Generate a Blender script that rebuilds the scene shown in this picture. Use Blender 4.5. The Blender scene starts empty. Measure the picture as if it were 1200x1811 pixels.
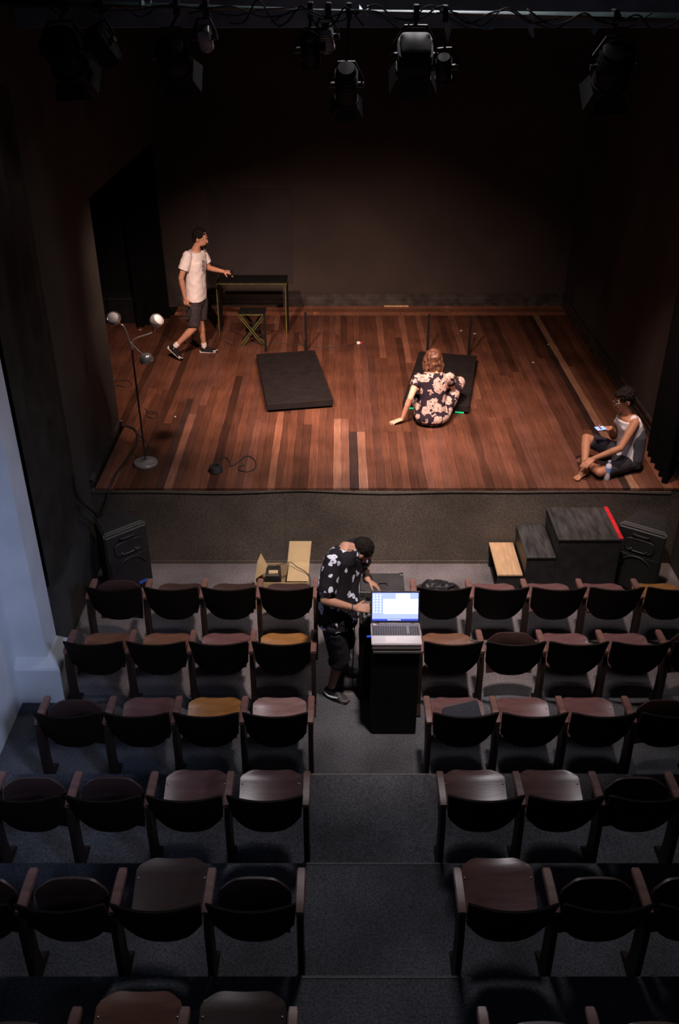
import bpy, bmesh, math, random
from mathutils import Vector, Matrix, noise as mnoise
random.seed(7)
V = Vector
SC = bpy.context.scene
COL = SC.collection

# ------------------------------------------------------------------ camera
CAMZ = 5.37
F_PX = 1597.0
PITCH = math.radians(30.7)
cam_data = bpy.data.cameras.new('camera')
cam_data.sensor_fit = 'VERTICAL'
cam_data.sensor_height = 36.0
cam_data.sensor_width = 36.0 * 1200 / 1811
cam_data.lens = 36.0 * F_PX / 1811
cam_data.clip_start = 0.05
cam = bpy.data.objects.new('camera', cam_data)
cam.location = (0, 0, CAMZ)
cam.rotation_euler = (math.pi / 2 - PITCH, 0, 0)
COL.objects.link(cam)
SC.camera = cam

# ------------------------------------------------------------------ world, exposure
w = bpy.data.worlds.new('world')
SC.world = w
w.use_nodes = True
bg = w.node_tree.nodes['Background']
bg.inputs[0].default_value = (0.5, 0.62, 1.0, 1)
bg.inputs[1].default_value = 0.03
SC.view_settings.view_transform = 'Standard'
SC.view_settings.look = 'None'
SC.view_settings.gamma = 1
SC.view_settings.use_curve_mapping = False
SC.view_settings.exposure = 0.0

def lamp(name, kind, loc, target, energy, color, **kw):
    d = bpy.data.lights.new(name, kind)
    d.energy = energy; d.color = color
    for k, v in kw.items(): setattr(d, k, v)
    o = bpy.data.objects.new(name, d)
    COL.objects.link(o)
    o.location = loc
    o.rotation_euler = (V(target) - V(loc)).to_track_quat('-Z', 'Y').to_euler()
    return o

# working light hung high over the stage front, aimed back at the seats
lamp('house_light', 'AREA', (0.7, 8.5, 6.7), (0.3, 4.3, 0.3), 40, (1.0, 0.93, 0.97), shape='DISK', size=1.2, spread=math.radians(100))
# house lamp on the ceiling over the front rows
lamp('ceiling_house_light', 'AREA', (0.9, 4.6, 7.2), (0.6, 7.5, 0.3), 58, (1.0, 0.80, 0.74), shape='DISK', size=0.4, spread=math.radians(50))
# daylight falling in from the open foyer behind and above the balcony
lamp('foyer_daylight', 'AREA', (2.6, 0.2, 5.6), (-2.8, 5.35, 1.3), 10, (0.54, 0.65, 1.0), shape='RECTANGLE', size=0.9, size_y=1.2, spread=math.radians(30))
# stage spots (bulbs inside three of the lanterns built further down)
WARM = (1.0, 0.66, 0.53)
SPOTS = [((0.72, 7.62, 4.60), (0.75, 9.9, 0.92), 1080, 64),
         ((0.06, 7.62, 4.36), (0.2, 11.0, 0.92), 750, 74),
         ((-1.52, 7.62, 4.60), (-1.2, 11.2, 0.92), 950, 64),
         ((2.62, 7.62, 4.50), (2.55, 8.9, 0.92), 420, 60)]
for (l, t, e, a) in SPOTS:
    lamp('stage_spot', 'SPOT', l, t, e, WARM, spot_size=math.radians(a), spot_blend=1.0, shadow_soft_size=0.07)

# ------------------------------------------------------------------ pixel helper (1200 x 1811 frame)
CP, SP = math.cos(PITCH), math.sin(PITCH)
ST = 0.92                                   # stage height
def P(x, y, z=None, Y=None, X=None):
    u = (x - 600) / F_PX; v = (905.5 - y) / F_PX
    d = V((u, CP + v * SP, -SP + v * CP))
    if z is not None: t = (z - CAMZ) / d.z
    elif Y is not None: t = Y / d.y
    else: t = X / d.x
    return V((0, 0, CAMZ)) + d * t

# ------------------------------------------------------------------ materials
MATS = {}
def nd(nt, kind, **kw):
    n = nt.nodes.new(kind)
    for k, v in kw.items(): setattr(n, k, v)
    return n
def mat(name, col, rough=0.6, metal=0.0, var=0.25, scale=6.0, bump=0.0, bscale=None, spec=0.5, emit=None, es=0.0, stretch=None, col2=None, trans=0.0, coat=0.0):
    if name in MATS: return MATS[name]
    m = bpy.data.materials.new(name); m.use_nodes = True
    nt = m.node_tree; L = nt.links
    b = nt.nodes['Principled BSDF']
    b.inputs['Roughness'].default_value = rough
    b.inputs['Metallic'].default_value = metal
    b.inputs['Specular IOR Level'].default_value = spec
    b.inputs['Transmission Weight'].default_value = trans
    b.inputs['Coat Weight'].default_value = coat
    tc = nd(nt, 'ShaderNodeTexCoord')
    mp = nd(nt, 'ShaderNodeMapping')
    if stretch: mp.inputs['Scale'].default_value = stretch
    L.new(tc.outputs['Object'], mp.inputs['Vector'])
    n = nd(nt, 'ShaderNodeTexNoise')
    n.inputs['Scale'].default_value = scale; n.inputs['Detail'].default_value = 5
    L.new(mp.outputs[0], n.inputs['Vector'])
    r = nd(nt, 'ShaderNodeValToRGB')
    c = V(col[:3])
    c2 = V(col2[:3]) if col2 else c * (1 + var)
    lo = c * (1 - var)
    r.color_ramp.elements[0].position = 0.32; r.color_ramp.elements[0].color = (*lo, 1)
    r.color_ramp.elements[1].position = 0.68; r.color_ramp.elements[1].color = (*c2, 1)
    L.new(n.outputs[0], r.inputs[0]); L.new(r.outputs[0], b.inputs['Base Color'])
    if bump:
        n2 = nd(nt, 'ShaderNodeTexNoise'); n2.inputs['Scale'].default_value = bscale or scale * 4; n2.inputs['Detail'].default_value = 3
        L.new(mp.outputs[0], n2.inputs['Vector'])
        bp = nd(nt, 'ShaderNodeBump'); bp.inputs['Strength'].default_value = bump; bp.inputs['Distance'].default_value = 0.01
        L.new(n2.outputs[0], bp.inputs['Height']); L.new(bp.outputs[0], b.inputs['Normal'])
    if emit:
        b.inputs['Emission Color'].default_value = (*emit, 1); b.inputs['Emission Strength'].default_value = es
    MATS[name] = m
    return m

def plank_mat(name='stage_board', rough=0.42):
    m = bpy.data.materials.new(name); m.use_nodes = True
    nt = m.node_tree; L = nt.links; b = nt.nodes['Principled BSDF']
    g = nd(nt, 'ShaderNodeNewGeometry'); oi = nd(nt, 'ShaderNodeObjectInfo')
    ad = nd(nt, 'ShaderNodeVectorMath', operation='MULTIPLY_ADD')
    L.new(oi.outputs['Random'], ad.inputs[0]); ad.inputs[1].default_value = (13, 37, 5); L.new(g.outputs['Position'], ad.inputs[2])
    mp = nd(nt, 'ShaderNodeMapping'); mp.inputs['Scale'].default_value = (34, 1.6, 20); L.new(ad.outputs[0], mp.inputs[0])
    n = nd(nt, 'ShaderNodeTexNoise'); n.inputs['Scale'].default_value = 1.6; n.inputs['Detail'].default_value = 7; n.inputs['Roughness'].default_value = 0.65
    L.new(mp.outputs[0], n.inputs['Vector'])
    n2 = nd(nt, 'ShaderNodeTexNoise'); n2.inputs['Scale'].default_value = 2.3; n2.inputs['Detail'].default_value = 6
    L.new(g.outputs['Position'], n2.inputs['Vector'])
    mr = nd(nt, 'ShaderNodeMapRange'); mr.inputs['From Min'].default_value = 0.25; mr.inputs['From Max'].default_value = 0.75; mr.inputs['To Min'].default_value = 0.62; mr.inputs['To Max'].default_value = 1.35
    L.new(n.outputs[0], mr.inputs[0])
    mr2 = nd(nt, 'ShaderNodeMapRange'); mr2.inputs['From Min'].default_value = 0.3; mr2.inputs['From Max'].default_value = 0.7; mr2.inputs['To Min'].default_value = 0.8; mr2.inputs['To Max'].default_value = 1.25
    L.new(n2.outputs[0], mr2.inputs[0])
    mu = nd(nt, 'ShaderNodeMath', operation='MULTIPLY'); L.new(mr.outputs[0], mu.inputs[0]); L.new(mr2.outputs[0], mu.inputs[1])
    tco = nd(nt, 'ShaderNodeTexCoord'); sx = nd(nt, 'ShaderNodeSeparateXYZ'); L.new(tco.outputs['Object'], sx.inputs[0])
    ab = nd(nt, 'ShaderNodeMath', operation='ABSOLUTE'); L.new(sx.outputs[0], ab.inputs[0])
    ge = nd(nt, 'ShaderNodeMapRange'); ge.inputs['From Min'].default_value = 0.455; ge.inputs['From Max'].default_value = 0.495; ge.inputs['To Max'].default_value = 1.5; L.new(ab.outputs[0], ge.inputs[0])
    wn = nd(nt, 'ShaderNodeTexNoise'); wn.inputs['Scale'].default_value = 1.4; L.new(ad.outputs[0], wn.inputs['Vector'])
    wr_ = nd(nt, 'ShaderNodeMapRange'); wr_.inputs['From Min'].default_value = 0.5; wr_.inputs['From Max'].default_value = 0.62; L.new(wn.outputs[0], wr_.inputs[0])
    we = nd(nt, 'ShaderNodeMath', operation='MULTIPLY'); L.new(ge.outputs[0], we.inputs[0]); L.new(wr_.outputs[0], we.inputs[1])
    we1 = nd(nt, 'ShaderNodeMath', operation='ADD'); L.new(we.outputs[0], we1.inputs[0]); we1.inputs[1].default_value = 1.0
    mu0 = mu; mu = nd(nt, 'ShaderNodeMath', operation='MULTIPLY'); L.new(mu0.outputs[0], mu.inputs[0]); L.new(we1.outputs[0], mu.inputs[1])
    mx = nd(nt, 'ShaderNodeVectorMath', operation='SCALE'); L.new(oi.outputs['Color'], mx.inputs[0]); L.new(mu.outputs[0], mx.inputs['Scale'])
    b.inputs['Specular IOR Level'].default_value = 0.3
    L.new(mx.outputs[0], b.inputs['Base Color'])
    rr = nd(nt, 'ShaderNodeMapRange'); rr.inputs['To Min'].default_value = rough; rr.inputs['To Max'].default_value = rough + 0.3
    L.new(n2.outputs[0], rr.inputs[0]); L.new(rr.outputs[0], b.inputs['Roughness'])
    bp = nd(nt, 'ShaderNodeBump'); bp.inputs['Strength'].default_value = 0.12; bp.inputs['Distance'].default_value = 0.004
    L.new(n.outputs[0], bp.inputs['Height']); L.new(bp.outputs[0], b.inputs['Normal'])
    MATS[name] = m
    return m

def carpet_mat(name, c0, c1, scale=260, patch=0.35):
    m = bpy.data.materials.new(name); m.use_nodes = True
    nt = m.node_tree; L = nt.links; b = nt.nodes['Principled BSDF']
    b.inputs['Roughness'].default_value = 0.95; b.inputs['Specular IOR Level'].default_value = 0.1
    g = nd(nt, 'ShaderNodeNewGeometry')
    n = nd(nt, 'ShaderNodeTexNoise'); n.inputs['Scale'].default_value = scale; n.inputs['Detail'].default_value = 2
    n3 = nd(nt, 'ShaderNodeTexNoise'); n3.inputs['Scale'].default_value = scale * 0.3; n3.inputs['Detail'].default_value = 3
    n2 = nd(nt, 'ShaderNodeTexNoise'); n2.inputs['Scale'].default_value = 1.7; n2.inputs['Detail'].default_value = 5
    for q in (n, n2, n3): L.new(g.outputs['Position'], q.inputs['Vector'])
    av = nd(nt, 'ShaderNodeMath', operation='ADD'); L.new(n.outputs[0], av.inputs[0]); L.new(n3.outputs[0], av.inputs[1])
    r = nd(nt, 'ShaderNodeValToRGB')
    r.color_ramp.elements[0].position = 0.38; r.color_ramp.elements[0].color = (*c0, 1)
    r.color_ramp.elements[1].position = 0.66; r.color_ramp.elements[1].color = (*c1, 1)
    h = nd(nt, 'ShaderNodeMath', operation='MULTIPLY'); h.inputs[1].default_value = 0.5; L.new(av.outputs[0], h.inputs[0]); L.new(h.outputs[0], r.inputs[0])
    mr = nd(nt, 'ShaderNodeMapRange'); mr.inputs['From Min'].default_value = 0.3; mr.inputs['From Max'].default_value = 0.7; mr.inputs['To Min'].default_value = 1 - patch; mr.inputs['To Max'].default_value = 1 + patch
    L.new(n2.outputs[0], mr.inputs[0])
    mx = nd(nt, 'ShaderNodeVectorMath', operation='SCALE'); L.new(r.outputs[0], mx.inputs[0]); L.new(mr.outputs[0], mx.inputs['Scale'])
    L.new(mx.outputs[0], b.inputs['Base Color'])
    bp = nd(nt, 'ShaderNodeBump'); bp.inputs['Strength'].default_value = 0.35; bp.inputs['Distance'].default_value = 0.006
    L.new(n3.outputs[0], bp.inputs['Height']); L.new(bp.outputs[0], b.inputs['Normal'])
    MATS[name] = m
    return m

def flower_mat(name, base, petal, scale, thr, line=0.0, warp=0.25, heart=None):
    """printed flowers: petalled blobs round voronoi centres"""
    m = bpy.data.materials.new(name); m.use_nodes = True
    nt = m.node_tree; L = nt.links; b = nt.nodes['Principled BSDF']
    b.inputs['Roughness'].default_value = 0.85; b.inputs['Specular IOR Level'].default_value = 0.2
    tc = nd(nt, 'ShaderNodeTexCoord')
    n = nd(nt, 'ShaderNodeTexNoise'); n.inputs['Scale'].default_value = scale * 1.6; n.inputs['Detail'].default_value = 2
    L.new(tc.outputs['Object'], n.inputs['Vector'])
    ma = nd(nt, 'ShaderNodeVectorMath', operation='MULTIPLY_ADD'); k = warp / scale
    ma.inputs[1].default_value = (k * 4, k * 4, k * 4); L.new(n.outputs['Color'], ma.inputs[0]); L.new(tc.outputs['Object'], ma.inputs[2])
    vo = nd(nt, 'ShaderNodeTexVoronoi'); vo.inputs['Scale'].default_value = scale; L.new(ma.outputs[0], vo.inputs['Vector'])
    v2 = nd(nt, 'ShaderNodeTexVoronoi'); v2.inputs['Scale'].default_value = scale * 2.6; L.new(ma.outputs[0], v2.inputs['Vector'])
    s = nd(nt, 'ShaderNodeMath', operation='MULTIPLY_ADD'); L.new(v2.outputs['Distance'], s.inputs[0]); s.inputs[1].default_value = 0.22; L.new(vo.outputs['Distance'], s.inputs[2])
    lt = nd(nt, 'ShaderNodeMath', operation='LESS_THAN'); L.new(s.outputs[0], lt.inputs[0]); lt.inputs[1].default_value = thr
    fac = lt.outputs[0]
    if line:
        ve = nd(nt, 'ShaderNodeTexVoronoi', feature='DISTANCE_TO_EDGE'); ve.inputs['Scale'].default_value = scale * 2.1; L.new(ma.outputs[0], ve.inputs['Vector'])
        gt = nd(nt, 'ShaderNodeMath', operation='GREATER_THAN'); L.new(ve.outputs['Distance'], gt.inputs[0]); gt.inputs[1].default_value = line
        mu = nd(nt, 'ShaderNodeMath', operation='MULTIPLY'); L.new(fac, mu.inputs[0]); L.new(gt.outputs[0], mu.inputs[1]); fac = mu.outputs[0]
    if heart:
        gh = nd(nt, 'ShaderNodeMath', operation='GREATER_THAN'); L.new(vo.outputs['Distance'], gh.inputs[0]); gh.inputs[1].default_value = heart
        mu = nd(nt, 'ShaderNodeMath', operation='MULTIPLY'); L.new(fac, mu.inputs[0]); L.new(gh.outputs[0], mu.inputs[1]); fac = mu.outputs[0]
    mx = nd(nt, 'ShaderNodeMix', data_type='RGBA')
    L.new(fac, mx.inputs['Factor']); mx.inputs[6].default_value = (*base, 1); mx.inputs[7].default_value = (*petal, 1)
    L.new(mx.outputs[2], b.inputs['Base Color'])
    MATS[name] = m
    return m

# ------------------------------------------------------------------ mesh builder
WLOC = {}
def wloc(o):
    return WLOC.get(o, V((0, 0, 0))) if o else V((0, 0, 0))

def perp(d):
    d = d.normalized()
    a = V((0, 0, 1)) if abs(d.z) < 0.9 else V((0, 1, 0))
    s = d.cross(a).normalized()
    return s, s.cross(d).normalized()

class MB:
    def __init__(self): self.v = []; self.f = []
    def add(self, vs, fs):
        n = len(self.v); self.v += [V(p) for p in vs]; self.f += [tuple(i + n for i in q) for q in fs]; return self
    def box(self, lo, hi):
        x0, y0, z0 = lo; x1, y1, z1 = hi
        vs = [(x, y, z) for z in (z0, z1) for y in (y0, y1) for x in (x0, x1)]
        return self.add(vs, [(0, 2, 3, 1), (4, 5, 7, 6), (0, 1, 5, 4), (2, 6, 7, 3), (0, 4, 6, 2), (1, 3, 7, 5)])
    def obox(self, c, ax, ay, az):
        c, ax, ay, az = map(V, (c, ax, ay, az))
        vs = [c + ax * sx + ay * sy + az * sz for sz in (-1, 1) for sy in (-1, 1) for sx in (-1, 1)]
        return self.add(vs, [(0, 2, 3, 1), (4, 5, 7, 6), (0, 1, 5, 4), (2, 6, 7, 3), (0, 4, 6, 2), (1, 3, 7, 5)])
    def prism(self, poly, d):
        """polygon (list of 3D points) extruded by d"""
        n = len(poly); d = V(d)
        vs = [V(p) for p in poly] + [V(p) + d for p in poly]
        fs = [tuple(range(n))[::-1], tuple(range(n, 2 * n))] + [(i, (i + 1) % n, (i + 1) % n + n, i + n) for i in range(n)]
        return self.add(vs, fs)
    def rings(self, rs, cap=True):
        n = len(rs[0]); vs = [p for r in rs for p in r]; fs = []
        for k in range(len(rs) - 1):
            for i in range(n):
                j = (i + 1) % n
                fs.append((k * n + i, k * n + j, (k + 1) * n + j, (k + 1) * n + i))
        if cap:
            fs.append(tuple(range(n))[::-1]); b = (len(rs) - 1) * n; fs.append(tuple(range(b, b + n)))
        return self.add(vs, fs)
    def loft(self, secs, n=18, pw=2.0):
        rs = []
        for (c, a, b) in secs:
            c, a, b = V(c), V(a), V(b); r = []
            for i in range(n):
                t = 2 * math.pi * i / n; x, y = math.cos(t), math.sin(t)
                x = math.copysign(abs(x) ** (2 / pw), x); y = math.copysign(abs(y) ** (2 / pw), y)
                r.append(c + a * x + b * y)
            rs.append(r)
        return self.rings(rs)
    def frus(self, p0, r0, p1, r1, n=16):
        p0, p1 = V(p0), V(p1); s, t = perp(p1 - p0)
        return self.loft([(p0, s * r0, t * r0), (p1, s * r1, t * r1)], n)
    def cap(self, p0, r0, p1, r1, n=12, h=4):
        p0, p1 = V(p0), V(p1); d = p1 - p0
        if d.length < 1e-6: d = V((0, 0, 1e-4))
        u = d.normalized(); s, t = perp(u); secs = []
        for k in range(h):
            a = -math.pi / 2 + (k + 0.3) / h * math.pi / 2
            secs.append((p0 + u * r0 * math.sin(a), s * r0 * math.cos(a), t * r0 * math.cos(a)))
        for k in range(h):
            a = (k + 0.7) / h * math.pi / 2 - 0.5 / h
            secs.append((p1 + u * r1 * math.sin(a), s * r1 * math.cos(a), t * r1 * math.cos(a)))
        a = math.pi / 2 * 0.93
        secs.append((p1 + u * r1 * math.sin(a), s * r1 * math.cos(a), t * r1 * math.cos(a)))
        return self.loft(secs, n)
    def chain(self, pts, n=12):
        for (a, ra), (b, rb) in zip(pts[:-1], pts[1:]): self.cap(a, ra, b, rb, n)
        return self
    def ell(self, c, a, b, d, n=18, h=10):
        c, a, b, d = map(V, (c, a, b, d)); secs = []
        for k in range(h + 1):
            t = -math.pi / 2 * 0.96 + k / h * math.pi * 0.96
            secs.append((c + d * math.sin(t), a * math.cos(t), b * math.cos(t)))
        return self.loft(secs, n)
    def tube(self, pts, r, n=8):
        pts = [V(p) for p in pts]; rs = []; ref = None
        for i, p in enumerate(pts):
            d = (pts[min(i + 1, len(pts) - 1)] - pts[max(i - 1, 0)])
            if d.length < 1e-9: d = V((0, 0, 1))
            d.normalize()
            if ref is None: s, t = perp(d)
            else:
                s = ref - d * ref.dot(d)
                s = s.normalized() if s.length > 1e-6 else perp(d)[0]
                t = d.cross(s)
            ref = s; rr = r[i] if isinstance(r, (list, tuple)) else r
            rs.append([p + (s * math.cos(2 * math.pi * k / n) + t * math.sin(2 * math.pi * k / n)) * rr for k in range(n)])
        return self.rings(rs)
    def lathe(self, c, prof, ax=(0, 0, 1), n=24):
        c, ax = V(c), V(ax).normalized(); s, t = perp(ax)
        return self.loft([(c + ax * h, s * max(r, 1e-4), t * max(r, 1e-4)) for r, h in prof], n)
    def mesh(self, name, off=V((0, 0, 0))):
        me = bpy.data.meshes.new(name)
        me.from_pydata([tuple(p - off) for p in self.v], [], self.f)
        bm = bmesh.new(); bm.from_mesh(me); bmesh.ops.recalc_face_normals(bm, faces=bm.faces); bm.to_mesh(me); bm.free()
        return me
    def build(self, name, m, parent=None, smooth=35, bevel=0.0, bseg=1, label=None):
        me = self.mesh(name, wloc(parent))
        if bevel:
            bm = bmesh.new(); bm.from_mesh(me)
            es = [e for e in bm.edges if len(e.link_faces) == 2 and e.calc_face_angle(0) > 0.6]
            bmesh.ops.bevel(bm, geom=es, offset=bevel, segments=bseg, affect='EDGES', clamp_overlap=True)
            bm.to_mesh(me); bm.free()
        return link(name, me, m, parent, smooth, label)
    def remesh(self, name, m, parent=None, voxel=0.006, smooth=6, label=None, disp=None):
        me = self.mesh(name + '_tmp')
        ob = bpy.data.objects.new('tmp', me); COL.objects.link(ob)
        r = ob.modifiers.new('r', 'REMESH'); r.mode = 'VOXEL'; r.voxel_size = voxel; r.adaptivity = 0
        if smooth:
            s = ob.modifiers.new('s', 'SMOOTH'); s.factor = 0.5; s.iterations = smooth
        dg = bpy.context.evaluated_depsgraph_get()
        out = bpy.data.meshes.new_from_object(ob.evaluated_get(dg))
        bpy.data.objects.remove(ob); bpy.data.meshes.remove(me)
        off = wloc(parent)
        if disp:
            amp, sc = disp
            ns = [v.normal.copy() for v in out.vertices]
            for v, nn in zip(out.vertices, ns): v.co += nn * amp * mnoise.noise(v.co * sc)
        for v in out.vertices: v.co -= off
        return link(name, out, m, parent, 180, label)

def link(name, me, m, parent=None, smooth=35, label=None):
    me.name = name
    o = bpy.data.objects.new(name, me); COL.objects.link(o)
    if m:
        me.materials.clear(); me.materials.append(m)
    if smooth:
        me.shade_smooth()
        if smooth < 180: me.set_sharp_from_angle(angle=math.radians(smooth))
    if parent:
        o.parent = parent
        WLOC[o] = wloc(parent)
    if label: o['label'] = label
    return o

def thing(name, label, cat, loc=(0, 0, 0), group=None):
    o = bpy.data.objects.new(name, None); COL.objects.link(o)
    o.empty_display_size = 0.1
    o.location = loc; WLOC[o] = V(loc)
    return tag(o, label, cat, group)
def tag(o, label, cat, group=None):
    o['label'] = label; o['category'] = cat
    if group: o['group'] = group
    return o
def struct(name, mb, m, label=None, smooth=0, **kw):
    o = mb.build(name, m, None, smooth, **kw) if isinstance(mb, MB) else mb
    o['kind'] = 'structure'
    if label: o['label'] = label
    return o
def single(name, mb, m, label, cat, group=None, loc=None, **kw):
    """one-mesh thing with its origin at loc"""
    loc = V(loc) if loc is not None else sum(mb.v, V((0, 0, 0))) / len(mb.v)
    off = loc
    for i in range(len(mb.v)): mb.v[i] = mb.v[i] - off
    o = mb.build(name, m, None, **kw); o.location = loc
    return tag(o, label, cat, group)
def smoothpath(pts, k=8):
    pts = [V(p) for p in pts]; out = []
    for i in range(len(pts) - 1):
        p0 = pts[max(i - 1, 0)]; p1 = pts[i]; p2 = pts[i + 1]; p3 = pts[min(i + 2, len(pts) - 1)]
        for j in range(k):
            t = j / k
            out.append(0.5 * (2 * p1 + (p2 - p0) * t + (2 * p0 - 5 * p1 + 4 * p2 - p3) * t * t + (3 * p1 - p0 - 3 * p2 + p3) * t ** 3))
    out.append(pts[-1]); return out

# ================================================================== MATERIALS
M_board = plank_mat()
M_carpet = carpet_mat('grey_carpet', (0.044, 0.049, 0.058), (0.162, 0.17, 0.192))
M_fascia = carpet_mat('fascia_carpet', (0.06, 0.05, 0.042), (0.15, 0.13, 0.11), 200, 0.3)
M_wallblk = mat('black_painted_wall', (0.035, 0.031, 0.03), 0.75, var=0.4, scale=1.6, bump=0.15, bscale=30)
M_wallgry = mat('charcoal_plaster', (0.048, 0.045, 0.042), 0.8, var=0.35, scale=1.8, bump=0.2, bscale=25)
M_white = mat('white_plaster', (0.62, 0.63, 0.66), 0.75, var=0.08, scale=3, bump=0.12, bscale=60)
M_black = mat('matt_black', (0.007, 0.007, 0.0075), 0.7, var=0.3, scale=8, spec=0.2)
M_blackp = mat('black_paint', (0.018, 0.018, 0.018), 0.5, var=0.35, scale=10, bump=0.05)
M_velvet = mat('black_drape', (0.003, 0.003, 0.0033), 0.95, var=0.3, scale=5, spec=0.1)
M_cloth = mat('brown_black_cloth', (0.036, 0.03, 0.024), 0.9, var=0.3, scale=4, spec=0.15, bump=0.1, bscale=150)
M_chrome = mat('chrome', (0.7, 0.68, 0.7), 0.2, metal=0.7, var=0.05, scale=4)
M_steel = mat('dark_steel', (0.1, 0.1, 0.11), 0.4, metal=0.8, var=0.2, scale=12)
M_rubber = mat('cable_rubber', (0.02, 0.02, 0.021), 0.55, var=0.2, scale=20)
M_base = mat('baseboard_black', (0.05, 0.045, 0.042), 0.4, var=0.5, scale=9, bump=0.1)
M_beam = mat('beam_grey', (0.27, 0.25, 0.28), 0.65, var=0.25, scale=5)
M_pipe = mat('green_grey_pipe', (0.05, 0.075, 0.075), 0.5, metal=0.3, var=0.3, scale=6)

# ================================================================== SETTING
BW_Y, RW_X, LW_X = 13.85, 3.50, -2.52        # stage back wall, right wall, left wall planes
FRONT = 7.98                                # stage front edge
# hall floor
struct('floor', MB().box((-3.2, 5.93, -0.1), (3.9, FRONT + 0.05, 0.0)), carpet_mat('pale_speckled_carpet', (0.075, 0.068, 0.07), (0.27, 0.245, 0.25)), 'pale speckled grey carpet in front of the stage')
struct('floor', MB().box((-3.2, 4.84, -0.1), (3.9, 5.93, 0.0)), M_carpet, 'darker grey carpet on the flat floor under the third row')
# raked platforms, one per row of seats, rising towards the camera
NOSE = [4.84, 3.89, 2.99, 2.05]
for i in range(3):
    p = struct('floor', MB().box((-3.2, NOSE[i + 1], -0.1), (3.9, NOSE[i], 0.2 * (i + 1))), M_carpet, 'grey carpeted seating platform, step %s of the rake' % ['one', 'two', 'three'][i])
    n = MB().box((-0.24, NOSE[i] - 0.012, 0.2 * (i + 1) - 0.03), (0.69, NOSE[i] + 0.004, 0.2 * (i + 1) + 0.003)).build('nosing', mat('worn_nosing', (0.15, 0.15, 0.15), 0.9, var=0.2, scale=40), p)
struct('floor', MB().box((-3.2, -0.4, -0.1), (3.9, NOSE[3], 0.8)), M_carpet, 'grey carpeted rear platform behind the last row')

# stage body under the boards and its carpeted front
fas = MB()
fas.box((-3.0, FRONT, 0.0), (3.9, FRONT + 0.06, ST - 0.03))
fas_o = struct('wall_stage_front', fas, M_fascia, 'grey brown carpet facing of the stage front')
sm = MB()
pts = [(-0.55, 0.0), (-0.553, 0.86)]
MB().box((-0.56, FRONT - 0.006, 0.01), (-0.545, FRONT + 0.01, ST - 0.035)).build('seam', M_fascia, fas_o)
skr = MB()
MB().box((-2.5, FRONT - 0.012, 0.0), (3.4, FRONT + 0.01, 0.035)).build('skirting', M_fascia, fas_o)
# loose top hem of the facing carpet, sagging below the boards
hem = MB(); rs = []
for i in range(121):
    x = -2.5 + i * (5.86 / 120)
    s = 0.012 + 0.018 * abs(math.sin(x * 1.3 + 0.5)) + 0.008 * math.sin(x * 4.1)
    rs.append([V((x, FRONT - 0.015, ST - 0.03 - s)), V((x, FRONT + 0.01, ST - 0.03 - s)), V((x, FRONT + 0.01, ST - 0.02)), V((x, FRONT - 0.012, ST - 0.025 - s * 0.5))])
hem.rings(rs).build('hem', M_fascia, fas_o)

stage = struct('floor_stage', MB().box((-5.0, FRONT + 0.05, 0.0), (3.6, 14.2, ST - 0.024)), M_black, 'raised stage floor of worn reddish brown boards')
# boards: unit box shared by every board
ub = MB().box((-0.5, -0.5, -1), (0.5, 0.5, 0)).mesh('plank')
ub.materials.append(M_board)
BASEC = [(0.25, 0.097, 0.056), (0.21, 0.082, 0.048), (0.28, 0.11, 0.064), (0.18, 0.07, 0.042), (0.235, 0.09, 0.05), (0.26, 0.108, 0.072)]
def plank(x0, x1, y0, y1, c, dz=0.0, name='plank'):
    o = bpy.data.objects.new(name, ub); COL.objects.link(o)
    o.location = ((x0 + x1) / 2, (y0 + y1) / 2, ST + dz); o.scale = (x1 - x0 - 0.003, y1 - y0 - 0.003, 0.024)
    o.parent = stage; o.color = (*c, 1)
    return o
rnd = random.Random(21)
x = -4.0; n_pl = 0; BACKB = 13.37
while x < RW_X - 0.02:
    wd = rnd.choice((0.078, 0.086, 0.086, 0.092)) if x > -2.6 else 0.16
    x1 = min(x + wd, RW_X)
    if RW_X - x1 < 0.03: x1 = RW_X
    if x < LW_X: ys = [9.45, BACKB]
    elif -0.1 < x < 1.0: ys = [FRONT - 0.012, 9.28 + rnd.choice((0, 0, 0, 0.35)), rnd.uniform(10.8, 12.6), BACKB]
    elif x > 2.4: ys = [FRONT - 0.012, rnd.uniform(8.8, 9.4), BACKB] if rnd.random() < 0.5 else [FRONT - 0.012, rnd.uniform(10.6, 12.0), BACKB]
    else: ys = [FRONT - 0.012, rnd.uniform(9.2, 10.6), rnd.uniform(11.3, 12.8), BACKB] if rnd.random() < 0.45 else [FRONT - 0.012, rnd.uniform(9.4, 12.4), BACKB]
    for a, b in zip(ys[:-1], ys[1:]):
        c = V(rnd.choice(BASEC)) * rnd.uniform(0.36, 0.55)
        k = rnd.random()
        if k < 0.10: c = c * 0.62
        elif k < 0.2: c = c * 1.42 + V((0.012, 0.012, 0.008))
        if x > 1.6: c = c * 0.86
        # boards that stand out in the photograph
        mid = (x + x1) / 2
        if a < 9.0 and abs(mid - 0.016) < 0.044: c = V((0.21, 0.105, 0.068))
        if a < 9.0 and abs(mid - 0.26) < 0.044: c = V((0.2, 0.1, 0.066))
        if a < 9.0 and abs(mid - 0.13) < 0.043: c = V((0.035, 0.02, 0.018))
        if a < 9.5 and abs(mid + 1.85) < 0.043: c = V((0.045, 0.023, 0.018))
        if abs(mid - 2.995) < 0.044: c = V((0.27, 0.145, 0.09))
        elif abs(mid - 2.90) < 0.046: c = V((0.03, 0.016, 0.013))
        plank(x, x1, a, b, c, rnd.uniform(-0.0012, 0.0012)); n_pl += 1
    x = x1
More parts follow.
